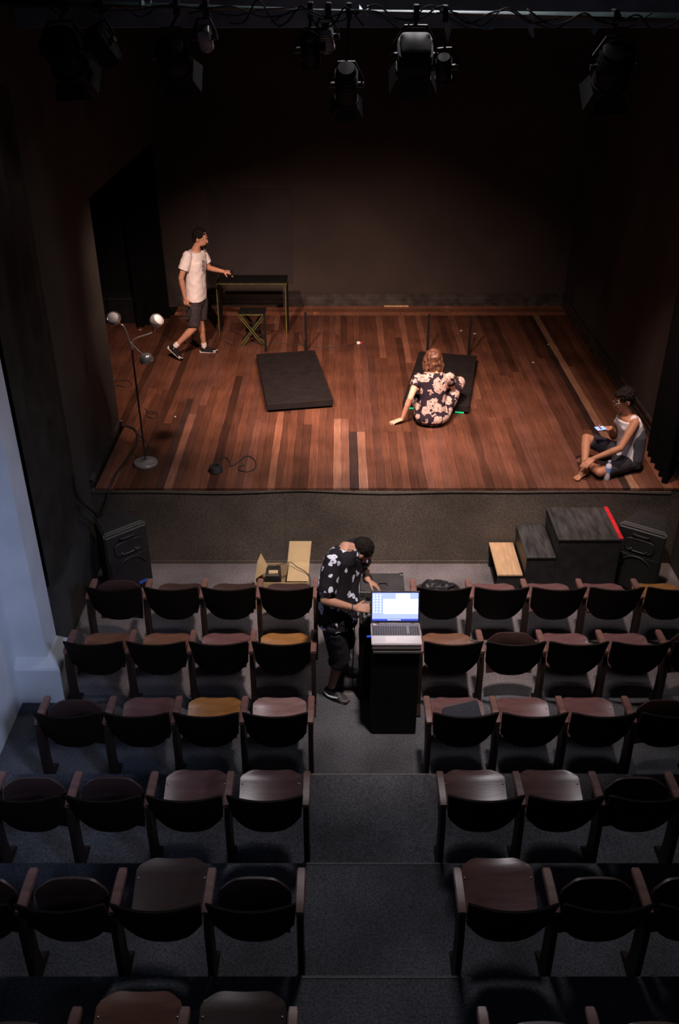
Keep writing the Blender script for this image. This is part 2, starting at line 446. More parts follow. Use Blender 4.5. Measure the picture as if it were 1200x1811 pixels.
for k in range(3):                            # three border boards along the back wall
    ya = BACKB + k * 0.16
    for a, b in ((LW_X, -0.4), (-0.4, 1.7), (1.7, RW_X)):
        plank(a, b, ya, ya + 0.16, V((0.2, 0.082, 0.046)) * (1.25, 0.75, 1.15)[k] * (0.92 + 0.08 * (int(a * 3) % 3)), 0.0)

# stage walls
back = struct('wall_back', MB().box((-5.2, BW_Y, ST - 0.1), (4.0, BW_Y + 0.2, 7.6)), mat('brown_black_wall', (0.044, 0.033, 0.028), 0.8, var=0.3, scale=0.9, bump=0.12, bscale=40), 'dark brown black back wall of the stage')
MB().box((-1.95, BW_Y - 0.012, ST + 0.35), (-0.72, BW_Y + 0.01, ST + 1.75)).build('paint_patch', mat('purple_black_paint', (0.037, 0.03, 0.031), 0.85, var=0.2, scale=1.2), back, label='slightly purple repainted rectangle of wall')
struct('wall_right', MB().box((RW_X, 7.95, 0), (RW_X + 0.2, 14.1, 7.6)), mat('right_wall_paint', (0.042, 0.034, 0.031), 0.75, var=0.5, scale=1.4, bump=0.15, bscale=30, stretch=(1, 1, 0.35)), 'scuffed dark right wall of the stage')
struct('wall_right_house', MB().box((3.5, -0.4, 0), (3.7, 7.95, 7.6)), M_wallblk, 'dark right wall of the hall')
def base_run(name, lo, hi, along):
    o = None
    b = MB()
    if along == 'x':
        b.box((lo, BW_Y - 0.02, ST), (hi, BW_Y, ST + 0.185)); b.box((lo, BW_Y - 0.032, ST), (hi, BW_Y - 0.02, ST + 0.03)); b.box((lo, BW_Y - 0.035, ST + 0.165), (hi, BW_Y - 0.02, ST + 0.19)); b.box((lo, BW_Y - 0.028, ST + 0.085), (hi, BW_Y - 0.02, ST + 0.1))
    else:
        b.box((RW_X - 0.02, lo, ST), (RW_X, hi, ST + 0.185)); b.box((RW_X - 0.032, lo, ST), (RW_X - 0.02, hi, ST + 0.03)); b.box((RW_X - 0.035, lo, ST + 0.165), (RW_X - 0.02, hi, ST + 0.19)); b.box((RW_X - 0.028, lo, ST + 0.085), (RW_X - 0.02, hi, ST + 0.1))
    return struct(name, b, M_base)
base_run('baseboard_back', LW_X, RW_X, 'x')['label'] = 'black moulded skirting along the stage back wall'
base_run('baseboard_right', 8.0, BW_Y, 'y')['label'] = 'black moulded skirting along the right stage wall'
# left: solid wall up to the wing opening, header over the opening, wing beyond
OPEN_Y, OPEN_Z = 9.42, 3.45
lw = MB()
lw.box((LW_X - 0.35, 6.15, 0.0), (LW_X, OPEN_Y, 7.6))
lw.box((LW_X - 0.35, OPEN_Y, OPEN_Z), (LW_X, BW_Y, 7.6))
lwo = struct('wall_left', lw, M_wallgry, 'charcoal left wall with an opening to the wing')
struct('trim_1', MB().box((LW_X, FRONT + 0.005, ST), (LW_X + 0.022, OPEN_Y - 0.01, ST + 0.075)).box((LW_X, FRONT + 0.005, ST + 0.06), (LW_X + 0.035, OPEN_Y - 0.01, ST + 0.085)), M_base, 'black trim board along the foot of the left stage wall')
struct('wall_wing', MB().box((-4.3, 9.2, ST - 0.1), (-4.1, 14.0, 7.6)).box((-4.2, 9.2, ST - 0.1), (LW_X - 0.35, 9.4, 7.6)), M_black, 'black wall inside the wing')
# white pilaster and near white wall on the left
pil = MB()
pil.box((-3.1, 5.92, 0.0), (-2.46, 6.2, 7.6))
pil_o = struct('wall_pilaster', pil, M_white, 'white plaster pilaster on the left wall')
pl = MB()
a = [(-3.1, 5.82, 0), (-2.34, 5.82, 0), (-2.34, 6.24, 0), (-3.1, 6.24, 0)]
b_ = [(-3.1, 5.82, 0.38), (-2.34, 5.82, 0.38), (-2.34, 6.24, 0.38), (-3.1, 6.24, 0.38)]
c_ = [(-3.1, 5.93, 0.44), (-2.455, 5.93, 0.44), (-2.455, 6.21, 0.44), (-3.1, 6.21, 0.44)]
pl.rings([[V(p) for p in r] for r in (a, b_, c_)])
pl.build('plinth', M_white, pil_o, smooth=0, bevel=0.012)
struct('wall_left_near', MB().box((-3.1, -0.4, 0.0), (-2.72, 5.92, 7.6)), M_white, 'white plaster wall beside the left seats')
struct('ceiling', MB().box((-5.3, 3.2, 7.6), (4.1, 14.2, 7.8)), M_black, 'black ceiling above the lights')

# ================================================================== DRAPES
def drape(name, label, p0, p1, z0, z1, folds, amp, m, hemf=None, thick=0.006, nz=10, seedv=0):
    p0, p1 = V((*p0, 0)), V((*p1, 0)); d = p1 - p0; Ln = d.length; u = d.normalized(); nrm = V((-u.y, u.x, 0))
    nx = folds * 8; mb = MB(); vs = []; rr = random.Random(seedv)
    ph = [rr.uniform(0, 6.28) for _ in range(4)]
    def pt(i, k, off):
        s = i / nx; q = k / nz
        zb = z0 if not hemf else hemf(s)
        z = zb + (z1 - zb) * q
        a = amp * (1 - 0.45 * q)
        o = a * math.sin(s * folds * 2 * math.pi + ph[0] + 0.5 * math.sin(q * 3 + ph[1])) + 0.35 * a * math.sin(s * folds * 4.7 * math.pi + ph[2] + q * 2)
        pp = p0 + d * s + nrm * (o + off)
        return V((pp.x, pp.y, z))
    g = [[[pt(i, k, off) for k in range(nz + 1)] for i in range(nx + 1)] for off in (0, thick)]
    W = nz + 1
    vs = [p for side in g for row in side for p in row]; fs = []; N = (nx + 1) * W
    for i in range(nx):
        for k in range(nz):
            a = i * W + k
            fs.append((a, a + W, a + W + 1, a + 1)); fs.append((N + a, N + a + 1, N + a + W + 1, N + a + W))
    for i in range(nx):
        for k in (0, nz):
            a = i * W + k; fs.append((a, a + W, N + a + W, N + a))
    for k in range(nz):
        for i in (0, nx):
            a = i * W + k; fs.append((a, a + 1, N + a + 1, N + a))
    mb.add(vs, fs)
    return single(name, mb, m, label, 'curtain', loc=(*(p0 + d / 2).to_2d(), z0), smooth=60)
drape('stage_curtain', 'tall black drape at the right front corner of the stage', (3.33, 8.05), (3.36, 8.80), ST + 0.004, 6.5, 5, 0.035, M_velvet, seedv=1)
drape('wing_curtain', 'black drape hanging in the wing opening behind the walking man', (-2.60, 13.25), (-2.98, 12.75), ST + 0.004, 4.6, 5, 0.045, M_velvet, seedv=3)
drape('wall_cloth', 'dark brown cloth hanging on the left wall above the speaker', (-2.465, 7.42), (-2.45, 6.27), 0.8, 4.7, 3, 0.018, M_cloth, hemf=lambda s: 0.95 - 0.1 * math.sin(s * 2.6), seedv=5, nz=24)

# ================================================================== WING FURNITURE (left, behind the wall)
t = thing('black_cabinet', 'tall black cabinet standing in the wing beside the drape', 'cabinet', (-3.45, 13.6, ST))
MB().box((-3.9, 13.45, ST + 0.42), (-2.98, 13.84, ST + 1.9)).build('body', M_black, t, 0, 0.01)
MB().box((-3.9, 13.42, ST + 1.88), (-2.98, 13.84, ST + 1.915)).build('top', M_blackp, t, 0, 0.005)
for x0 in (-3.88, -3.43): MB().box((x0, 13.43, ST + 0.46), (x0 + 0.43, 13.45, ST + 1.85)).build('door', M_black, t, 0, 0.004)
MB().box((-3.9, 13.47, ST), (-2.98, 13.84, ST + 0.42)).build('plinth', M_black, t, 0)
for i, x0 in enumerate((-3.93, -3.42)):
    t = thing('black_box', ['low black box in the wing, farther from the drape', 'low black box in the wing, next to the drape'][i], 'box', (x0 + 0.24, 13.2, ST))
    MB().box((x0, 13.0, ST), (x0 + 0.49, 13.4, ST + 0.36)).build('body', M_black, t, 0, 0.008)
    MB().box((x0 - 0.005, 12.99, ST + 0.36), (x0 + 0.495, 13.41, ST + 0.38)).build('lid', M_blackp, t, 0, 0.006)

# ================================================================== DESK AND FOLDING STOOL
M_edge = mat('yellow_green_edge', (0.17, 0.17, 0.025), 0.5, var=0.35, scale=14)
M_dtop = mat('black_laminate', (0.009, 0.0085, 0.0095), 0.6, spec=0.25, var=0.2, scale=6)
x0, x1, y0, y1, h = -1.74, -0.745, 12.55, 12.93, 0.745
t = thing('writing_desk', 'plain black desk with yellow green edges near the back wall', 'desk', ((x0 + x1) / 2, (y0 + y1) / 2, ST))
top = MB().box((x0, y0, ST + h - 0.03), (x1, y1, ST + h)).build('desktop', M_dtop, t, 0, 0.003)
MB().box((x0, y0 - 0.004, ST + h - 0.024), (x1, y0, ST + h - 0.016)).build('edge_stripe', M_edge, top, 0)
MB().box((x1, y0, ST + h - 0.03), (x1 + 0.004, y1, ST + h - 0.018)).build('edge_stripe', M_edge, top, 0)
for xs in (x0, x1 - 0.026):
    s = MB().box((xs, y0, ST), (xs + 0.026, y1, ST + h - 0.03)).build('side_panel', M_dtop, t, 0, 0.002)
    MB().box((xs + 0.003, y0 - 0.004, ST), (xs + 0.012, y0, ST + h - 0.03)).build('edge_stripe', M_edge, s, 0)
MB().box((x0, y0, ST + h), (x0 + 0.006, y1, ST + h + 0.004)).build('edge_stripe', M_edge, top, 0)
sx, sy, sh, hw, hd = -1.205, 12.16, 0.47, 0.185, 0.14
t = thing('folding_stool', 'black folding stool with crossed yellow edged legs by the desk', 'stool', (sx, sy, ST))
seat = MB().box((sx - hw, sy - hd, ST + sh - 0.02), (sx + hw, sy + hd, ST + sh)).build('seat', M_dtop, t, 0, 0.004)
MB().box((sx - hw, sy - hd - 0.004, ST + sh - 0.02), (sx + hw, sy - hd, ST + sh - 0.012)).build('edge_stripe', M_edge, seat, 0)
for k, (sg, yy) in enumerate(((1, sy - hd + 0.012), (-1, sy - hd + 0.034), (1, sy + hd - 0.012), (-1, sy + hd - 0.034))):
    a = V((sx - sg * hw * 0.95, yy, ST + sh - 0.02)); b = V((sx + sg * hw * 0.85, yy, ST + 0.012)); d = b - a
    nrm = V((-d.z, 0, d.x)).normalized()
    lg = MB().obox((a + b) / 2, d / 2, V((0, 0.009, 0)), nrm * 0.017).build('leg', M_dtop, t, 0)
    if k < 2:
        for q in (-1, 1): MB().obox((a + b) / 2 + nrm * q * 0.0145 + V((0, -0.011, 0)), d / 2, V((0, 0.002, 0)), nrm * 0.0035).build('edge_stripe', M_edge, lg, 0)
MB().tube([(sx, sy - hd, ST + sh / 2), (sx, sy + hd, ST + sh / 2)], 0.006).build('pivot_rod', M_steel, t)

# ================================================================== BLACK SLABS WITH TWO POSTS
M_slab = mat('black_fabric_slab', (0.013, 0.0105, 0.011), 0.85, var=0.2, scale=8, spec=0.12, bump=0.1, bscale=200)
def slab(label, corners, posts, green):
    zt = ST + 0.115
    q = [P(x, y, z=zt) for x, y in corners]
    c = sum(q, V((0, 0, 0))) / 4
    t = thing('low_platform', label, 'platform', (c.x, c.y, ST), 'low black platforms on the stage')
    MB().prism([V((p.x, p.y, ST + 0.03)) for p in q], (0, 0, 0.085)).build('slab', M_slab, t, 0, 0.006)
    for p in q:
        f = p.lerp(c, 0.12); MB().frus((f.x, f.y, ST), 0.02, (f.x, f.y, ST + 0.03), 0.02).build('foot', M_rubber, t)
    for (px, py, hh) in posts:
        b = P(px, py, z=ST)
        MB().obox((b.x, b.y, ST + hh / 2), V((0.015, 0, 0)), V((0, 0.015, 0)), V((0, 0, hh / 2))).build('post', M_black, t, 0, 0.002)
    if green:
        a, b = q[3], q[2]
        for s0, s1 in ((0.1, 0.17), (0.8, 0.93)):
            u = a.lerp(b, s0); w_ = a.lerp(b, s1); dv = (w_ - u)
            MB().obox(V(((u.x + w_.x) / 2, (u.y + w_.y) / 2 + 0.012, ST + 0.018)), V((dv.x / 2, dv.y / 2, 0)), V((0, 0.005, 0)), V((0, 0, 0.008))).build('light_strip', mat('green_led', (0.02, 0.5, 0.2), 0.4, emit=(0.02, 1.0, 0.3), es=0.45), t, 0, label='glowing green light strip')
slab('low black platform with two posts below the folding stool', [(453, 626), (556, 619), (589, 706), (471, 715)], [(470, 622, 0.54), (541, 620, 0.54)], False)
slab('low black platform with two posts behind the seated woman', [(741, 621), (843, 629), (829, 718), (712, 708)], [(755, 626, 0.56), (828, 628, 0.55)], True)

# ================================================================== FLOOR LAMP
b0 = P(258, 821, z=ST)
t = thing('floor_lamp', 'chrome floor lamp with three globe heads at left stage front', 'floor lamp', b0)
MB().lathe(b0, [(0.0, 0.0), (0.122, 0.0), (0.126, 0.006), (0.126, 0.026), (0.12, 0.034), (0.03, 0.036), (0.014, 0.05), (0.0, 0.05)], n=40).build('base', mat('brushed_chrome', (0.42, 0.4, 0.42), 0.3, metal=0.6, var=0.08, scale=8), t, 50)
ptop = b0 + V((0.0, 0, 1.33))
MB().tube([b0 + V((0, 0, 0.04)), ptop], 0.0095, 12).build('pole', M_steel, t)
MB().frus(ptop - V((0, 0, 0.05)), 0.014, ptop + V((0, 0, 0.02)), 0.016).build('collar', M_chrome, t)
M_bulb = mat('frosted_bulb', (0.85, 0.85, 0.85), 0.4, var=0.03)
def head(c, open_dir, path):
    g = MB().tube(smoothpath(path, 8), 0.0075, 10).build('arm', M_chrome, t)
    od = V(open_dir).normalized(); R = 0.068; prof = []
    for k in range(19):
        a = -math.pi / 2 + k / 18 * (math.pi / 2 + 0.55)
        prof.append((R * math.cos(a), R * math.sin(a)))
    for k in range(8):
        a = 0.55 - k / 7 * (math.pi / 2 + 0.2)
        prof.append((0.93 * R * math.cos(a), 0.93 * R * math.sin(a)))
    s = MB().lathe(c, prof, od, 28).build('globe', M_chrome, t, 60)
    MB().lathe(c, [(0, 0.0), (0.055, 0.0), (0.056, 0.022), (0.045, 0.034), (0, 0.038)], od, 24).build('bulb', M_bulb, s, 60)
c1 = P(201, 563, Y=b0.y); c2 = P(277, 567, Y=b0.y + 0.03); c3 = P(259, 636, Y=b0.y - 0.08)
head(c1, (0.0, -0.9, 0.75), [ptop, ptop + V((-0.015, 0, 0.05)), c1.lerp(ptop, 0.45) + V((0.03, 0, 0.03)), c1 + V((0.05, 0.01, -0.06))])
head(c2, (0.75, -0.35, 0.6), [ptop, ptop + V((0.05, 0, 0.06)), c2.lerp(ptop, 0.3) + V((0.02, 0, -0.05)), c2 + V((-0.02, 0, -0.062))])
head(c3, (0.3, -0.5, -0.85), [ptop, ptop + V((0.03, -0.02, -0.01)), c3.lerp(ptop, 0.5) + V((0.0, 0, 0.01)), c3 + V((-0.035, 0.01, 0.055))])

# ================================================================== CABLES AND SMALL THINGS ON THE STAGE
def cable(name, label, pts, r, m=None, cat='cable'):
    return single(name, MB().tube(smoothpath(pts, 10), r, 8), m or M_rubber, label, cat, smooth=60)
S = lambda x, y, dz=0.008: P(x, y, z=ST + dz)
e1 = S(196, 858, 0.013); e1.y = max(e1.y, FRONT + 0.01)
cable('stage_cable', 'thick black cable looping over the left stage edge above the speaker', [S(214, 744, 0.16), S(213, 753, 0.03), S(224, 753, 0.013), S(240, 762, 0.013), S(241, 785, 0.013), S(222, 815, 0.013), S(205, 838, 0.013), e1,
      V((e1.x - 0.02, FRONT - 0.035, ST - 0.05)), P(184, 895, Y=FRONT - 0.06), P(172, 922, Y=FRONT - 0.09), V((-2.42, FRONT - 0.14, P(158, 928, Y=FRONT - 0.14).z)), V((-2.44, FRONT - 0.2, P(146, 912, Y=FRONT - 0.22).z)), P(139, 880, X=-2.43), P(132, 840, X=-2.43)], 0.0125)
cable('thin_lead', 'thin black lead trailing beside the floor lamp', [S(232, 755), S(246, 770), S(258, 781), S(262, 792), S(257, 803), S(252, 812)], 0.004)
cable('tangled_lead', 'small tangled black lead on the boards behind the lamp pole', [S(256, 722), S(265, 732), S(275, 728), S(279, 736), S(268, 739), S(258, 733), S(266, 727), S(277, 734)], 0.0045)
cable('wall_lead', 'thin black lead near the left wall opening', [S(199, 677), S(212, 672), S(228, 674), S(232, 682), S(218, 684), S(206, 681), S(200, 690)], 0.0045)
cable('coil_lead', 'loose thin black lead looped beside the round black reel', [S(377, 822), S(380, 812), S(395, 808), S(405, 815), S(408, 824), S(420, 818), S(436, 806), S(450, 814), S(452, 826), S(440, 834), S(425, 832), S(421, 826), S(432, 822)], 0.0045)
c = P(382, 834, z=ST)
t = thing('cable_reel', 'small round black cable reel on the front boards', 'cable reel', c)
MB().lathe(c, [(0.03, 0.0), (0.062, 0.002), (0.066, 0.03), (0.066, 0.06), (0.06, 0.075), (0.035, 0.076), (0.032, 0.05), (0.03, 0.02)], n=28).build('ring', M_rubber, t, 60)
MB().lathe(c, [(0.0, 0.003), (0.03, 0.003), (0.03, 0.045), (0.0, 0.05)], n=20).build('hub', M_black, t, 60)
for k in range(4): MB().tube([c + V((math.cos(a) * 0.067, math.sin(a) * 0.067, 0.014 + 0.014 * k)) for a in [i * 2 * math.pi / 24 for i in range(25)]], 0.006, 6).build('winding', M_rubber, t)
cable('floor_wire', 'long thin dark wire running along the boards behind the platforms', [S(395, 604, 0.005), S(420, 612, 0.005), S(450, 607, 0.005), S(490, 607, 0.005), S(530, 610, 0.005), S(570, 614, 0.005), S(610, 612, 0.005), S(630, 607, 0.005)], 0.004)
c = P(635, 608, z=ST)
t = thing('small_device', 'tiny white and red device at the end of the floor wire', 'device', c)
MB().box(c + V((-0.035, -0.02, 0)), c + V((0.01, 0.02, 0.03))).build('body', M_bulb, t, 0, 0.005)
MB().box(c + V((0.01, -0.018, 0)), c + V((0.04, 0.018, 0.026))).build('cap', mat('red_plastic', (0.5, 0.03, 0.03), 0.4, var=0.1), t, 0, 0.005)
M_paper = mat('white_scrap', (0.75, 0.7, 0.65), 0.8, var=0.1)
for i, (px, py, w_, lb) in enumerate(((815, 585, .022, 'white scrap of tape left of two behind the right platform'), (839, 590, .02, 'white scrap of tape right of two behind the right platform'), (942, 641, .018, 'tiny pale scrap alone on the right boards'), (247, 583, .02, 'tiny pale scrap between the lamp globes'), (310, 737, .014, 'tiny pale dot of tape behind the lamp'), (969, 609, .014, 'tiny pale dot of tape on the light board'))):
    c = P(px, py, z=ST + 0.001)
    a = random.uniform(0, 3)
    single('tape_scrap', MB().obox(c + V((0, 0, 0.002)), V((math.cos(a), math.sin(a), 0)) * w_, V((-math.sin(a), math.cos(a), 0)) * w_ * 0.5, V((0, 0, 0.0015))), M_paper, lb, 'tape', 'tape scraps on the boards', smooth=0)
c = P(700, 539, z=ST + 0.004)
single('wood_strip', MB().box((c.x - 0.19, BW_Y - 0.075, ST), (c.x + 0.19, BW_Y - 0.05, ST + 0.02)), mat('pale_wood', (0.62, 0.38, 0.2), 0.6, var=0.2, scale=20), 'short pale wooden strip lying against the back skirting', 'wood strip', smooth=0)

# water bottle
c = P(1072, 848, z=ST)
t = thing('water_bottle', 'clear plastic water bottle with blue label beside the seated man', 'bottle', c)
M_pet = mat('clear_plastic', (0.75, 0.8, 0.9), 0.15, var=0.02, trans=0.12)
MB().lathe(c, [(0.0, 0.0), (0.028, 0.0), (0.032, 0.008), (0.032, 0.05), (0.0325, 0.07), (0.032, 0.15), (0.026, 0.172), (0.014, 0.19), (0.0125, 0.2), (0.0, 0.2)], n=24).build('body', M_pet, t, 60)
MB().lathe(c, [(0.031, 0.092), (0.0335, 0.093), (0.0335, 0.142), (0.031, 0.143)], n=24).build('bottle_label', mat('blue_label', (0.04, 0.22, 0.7), 0.4, var=0.3, scale=30, col2=(0.25, 0.5, 0.9)), t, 60)
MB().lathe(c, [(0.0, 0.198), (0.0155, 0.198), (0.016, 0.216), (0.0, 0.218)], n=18).build('bottle_cap', mat('pale_blue_plastic', (0.45, 0.6, 0.85), 0.4, var=0.1), t, 60)

# ================================================================== SPEAKERS
M_spk = mat('speaker_shell', (0.02, 0.02, 0.021), 0.55, var=0.2, scale=20, bump=0.12, bscale=220)
M_grl = mat('speaker_grille', (0.012, 0.012, 0.013), 0.6, var=0.4, scale=300, bump=0.2, bscale=500)
def speaker(label, c, ang):
    c = V(c)
    t = thing('loudspeaker', label, 'loudspeaker', c)
    u = V((math.cos(ang), math.sin(ang), 0)); f = V((math.sin(ang), -math.cos(ang), 0))     # f: front direction
    hw, hb, dp, h = 0.235, 0.15, 0.36, 0.75
    poly = [c + u * -hw + f * dp / 2, c + u * hw + f * dp / 2, c + u * hb - f * dp / 2, c - u * hb - f * dp / 2]
    rs = []
    for z, k in ((0, 0.96), (0.02, 1), (h - 0.03, 1), (h, 0.93)): rs.append([c + (p - c) * k + V((0, 0, z)) + (f * -0.02 if z == h else V((0, 0, 0))) for p in poly])
    MB().rings(rs).build('cabinet', M_spk, t, 30, 0.015, 2)
    fr = c + f * (dp / 2)
    gr = MB(); n = 16; a_ = []
    for i in range(n + 1):
        s = i / n * 2 - 1; a_.append((s, 0.012 + 0.022 * (1 - s * s)))
    rs = [[fr + u * s * hw * 0.9 + f * o + V((0, 0, z)) for s, o in a_] + [fr + u * hw * 0.9 - f * 0.01 + V((0, 0, z)), fr - u * hw * 0.9 - f * 0.01 + V((0, 0, z))] for z in (0.06, 0.43)]
    gr.rings(rs).build('grille', M_grl, t, 40)
    MB().tube([fr + u * math.cos(a) * 0.16 + f * (0.03 + 0.012 * math.sin(a)) + V((0, 0, 0.28 + 0.16 * math.sin(a))) for a in [math.pi * (0.08 + 0.84 * i / 20) for i in range(21)]], 0.008, 8).build('woofer_ring', M_spk, t)
    MB().loft([(fr + f * 0.012 + V((0, 0, 0.55)), u * 0.15, V((0, 0, 0.075))), (fr + f * 0.02 + V((0, 0, 0.55)), u * 0.14, V((0, 0, 0.07))), (fr - f * 0.03 + V((0, 0, 0.55)), u * 0.05, V((0, 0, 0.03)))], 24, 4).build('horn', M_spk, t, 50)
    for s in (-1, 1): MB().ell(fr + u * s * 0.075 + f * 0.018 + V((0, 0, 0.5)), u * 0.014, V((0, 0, 0.014)), f * 0.012).build('knob', M_steel, t, 180)
    MB().tube(smoothpath([fr + u * -0.075 + V((0, 0, 0.665)) + f * 0.0, fr + u * -0.06 + V((0, 0, 0.67)) + f * 0.03, fr + u * 0.06 + V((0, 0, 0.67)) + f * 0.03, fr + u * 0.075 + V((0, 0, 0.665))], 5), 0.011, 8).build('handle', M_spk, t)
    MB().obox(fr + u * 0.1 + f * 0.034 + V((0, 0, 0.1)), u * 0.045, f * 0.004, V((0, 0, 0.014))).build('badge', mat('blue_badge', (0.03, 0.08, 0.4), 0.3, var=0.2, emit=(0.1, 0.2, 0.9), es=0.03), t, 0, label='small blue name badge')
speaker('black loudspeaker on the floor at the left stage corner', (-2.2, 7.6, 0), math.radians(41))
speaker('black loudspeaker on the floor behind the black steps', (3.05, 7.62, 0), math.radians(-33))

# ================================================================== STEPS AND BENCH
M_step = mat('worn_black_step', (0.04, 0.04, 0.04), 0.5, var=0.6, scale=4, bump=0.06, stretch=(5, 1, 1))
t = thing('stage_steps', 'black two level wooden steps up to the stage with red edge', 'steps', (2.27, 7.66, 0))
up = MB().box((2.12, 7.36, 0), (2.73, 7.95, 0.68)).build('upper_block', M_blackp, t, 0, 0.006)
MB().box((2.11, 7.345, 0.68), (2.735, 7.955, 0.705)).build('upper_tread', M_step, t, 0, 0.004)
MB().box((2.695, 7.345, 0.705), (2.735, 7.955, 0.711)).build('edge_tape', mat('red_tape', (0.62, 0.02, 0.03), 0.5, var=0.25, scale=12), up, 0, label='red tape along the upper edge')
MB().box((1.83, 7.36, 0), (2.12, 7.95, 0.475)).build('lower_block', M_blackp, t, 0, 0.006)
MB().box((1.822, 7.345, 0.475), (2.11, 7.955, 0.5)).build('lower_tread', M_step, t, 0, 0.004)
t = thing('step_bench', 'small bench with pale plywood top at the foot of the steps', 'bench', (1.685, 7.68, 0))
MB().box((1.56, 7.36, 0.26), (1.81, 7.95, 0.282)).build('top', mat('plywood', (0.56, 0.36, 0.2), 0.6, var=0.16, scale=5, stretch=(6, 1, 1)), t, 0, 0.003)
for ya, yb in ((7.375, 7.4), (7.91, 7.935)): MB().box((1.57, ya, 0), (1.80, yb, 0.26)).build('side_panel', M_blackp, t, 0)
MB().box((1.66, 7.4, 0.12), (1.71, 7.91, 0.2)).build('rail', M_blackp, t, 0)

# ================================================================== CARDBOARD BOX, FLIGHT CASE
M_card = mat('cardboard', (0.5, 0.37, 0.2), 0.85, var=0.12, scale=5)
bx0, bx1, by0, by1, bh = -0.82, -0.3, 7.15, 7.49, 0.33
t = thing('cardboard_box', 'open cardboard box on the carpet behind the front row', 'box', ((bx0 + bx1) / 2, (by0 + by1) / 2, 0))
for lo, hi in (((bx0, by0, 0), (bx0 + .006, by1, bh)), ((bx1 - .006, by0, 0), (bx1, by1, bh)), ((bx0 + .006, by0, 0), (bx1 - .006, by0 + .006, bh)), ((bx0 + .006, by1 - .006, 0), (bx1 - .006, by1, bh))):
    MB().box(lo, hi).build('side', M_card, t, 0)
MB().box((bx0 + .006, by0 + .006, 0), (bx1 - .006, by1 - .006, 0.006)).build('bottom', M_card, t, 0)
def flap(pts): MB().prism([V(p) for p in pts], (0, 0.004, 0.004)).build('flap', M_card, t, 0)
flap([(bx0, by0 + 0.06, bh), (bx0 + 0.13, by1 - 0.1, bh - 0.01), (bx0 + 0.05, by1 - 0.09, bh + 0.17), (bx0 + 0.02, by0 + 0.16, bh + 0.13)])
flap([(bx0 + 0.3, by1, bh), (bx1, by1, bh), (bx1 + 0.02, by1 + 0.13, bh + 0.17), (bx0 + 0.32, by1 + 0.13, bh + 0.17)])
flap([(bx0 + 0.31, by0 + 0.02, bh + 0.003), (bx1 - 0.005, by0 + 0.02, bh + 0.003), (bx1, by1 - 0.01, bh + 0.012), (bx0 + 0.32, by1 - 0.01, bh + 0.012)])
t = thing('boxed_adapter', 'black and beige device standing in the open cardboard box', 'device', (bx0 + 0.2, by0 + 0.17, 0.006))
MB().box((bx0 + 0.1, by0 + 0.08, 0.007), (bx0 + 0.24, by0 + 0.26, 0.36)).build('body', M_blackp, t, 0, 0.008)
MB().box((bx0 + 0.13, by0 + 0.1, 0.36), (bx0 + 0.22, by0 + 0.15, 0.375)).build('panel', M_card, t, 0)
cable('box_lead', 'thin black lead lying across the cardboard flaps', [V((bx0 + 0.16, by0 + 0.2, bh + 0.05)), V((bx0 + 0.33, by0 + 0.24, bh + 0.075)), V((bx0 + 0.4, by0 + 0.2, bh + 0.05)), V((bx1 - 0.03, by0 + 0.14, bh + 0.03)), V((bx1 + 0.015, by0 + 0.06, bh + 0.01)), V((bx1 + 0.02, by0 + 0.02, bh - 0.08))], 0.004)
fx0, fx1, fy0, fy1, fh = 0.2, 0.62, 6.98, 7.3, 0.34
t = thing('flight_case', 'black flight case with grey corner caps on the carpet', 'case', ((fx0 + fx1) / 2, (fy0 + fy1) / 2, 0))
MB().box((fx0, fy0, 0), (fx1, fy1, fh)).build('body', mat('case_laminate', (0.04, 0.04, 0.042), 0.5, var=0.2, scale=8), t, 0, 0.006)
for a in (fx0, fx1):
    for b in (fy0, fy1):
        cx = a + (0.035 if a == fx0 else -0.035); cy = b + (0.035 if b == fy0 else -0.035)
        MB().box((min(a, cx) - (0.004 if a == fx0 else 0), min(b, cy) - (0.004 if b == fy0 else 0), fh - 0.05), (max(a, cx) + (0.004 if a == fx1 else 0), max(b, cy) + (0.004 if b == fy1 else 0), fh + 0.005)).build('corner_cap', M_steel, t, 0, 0.004)
MB().tube(smoothpath([(fx0 + 0.17, fy0 + 0.1, fh + 0.004), (fx0 + 0.18, fy0 + 0.13, fh + 0.02), (fx0 + 0.25, fy0 + 0.13, fh + 0.02), (fx0 + 0.26, fy0 + 0.1, fh + 0.004)], 5), 0.008).build('handle', M_rubber, t)
single('paper_label', MB().box((fx0 + 0.03, fy1 - 0.13, fh + 0.001), (fx0 + 0.1, fy1 - 0.06, fh + 0.012)), M_paper, 'small white packet on the flight case', 'packet', smooth=0)

# ================================================================== LAPTOP STAND AND LAPTOP
t = thing('laptop_stand', 'tall black pedestal in the aisle carrying the laptop', 'pedestal', (0.47, 5.62, 0))
MB().box((0.26, 5.46, 0.0), (0.625, 5.80, 0.885)).build('body', M_black, t, 0, 0.006)
MB().box((0.25, 5.45, 0.885), (0.632, 5.82, 0.91)).build('top', M_blackp, t, 0, 0.004)
MB().box((0.26, 5.44, 0.868), (0.625, 5.46, 0.884)).build('edge_strip', mat('grey_strip', (0.12, 0.12, 0.12), 0.4, var=0.1), t, 0)
t = thing('equipment_case', 'black upright equipment case behind the laptop pedestal', 'case', (0.34, 6.05, 0))
MB().box((0.17, 5.86, 0.0), (0.5, 6.22, 0.8)).build('body', M_black, t, 0, 0.006)
MB().box((0.165, 5.855, 0.8), (0.505, 6.225, 0.83)).build('lid', M_blackp, t, 0, 0.005)
for z in (0.25, 0.55): MB().box((0.163, 5.95, z), (0.17, 6.12, z + 0.04)).build('latch', M_steel, t, 0)
t = thing('audio_mixer', 'small grey mixer on the equipment case by the hands', 'mixer', (0.33, 6.0, 0.83))
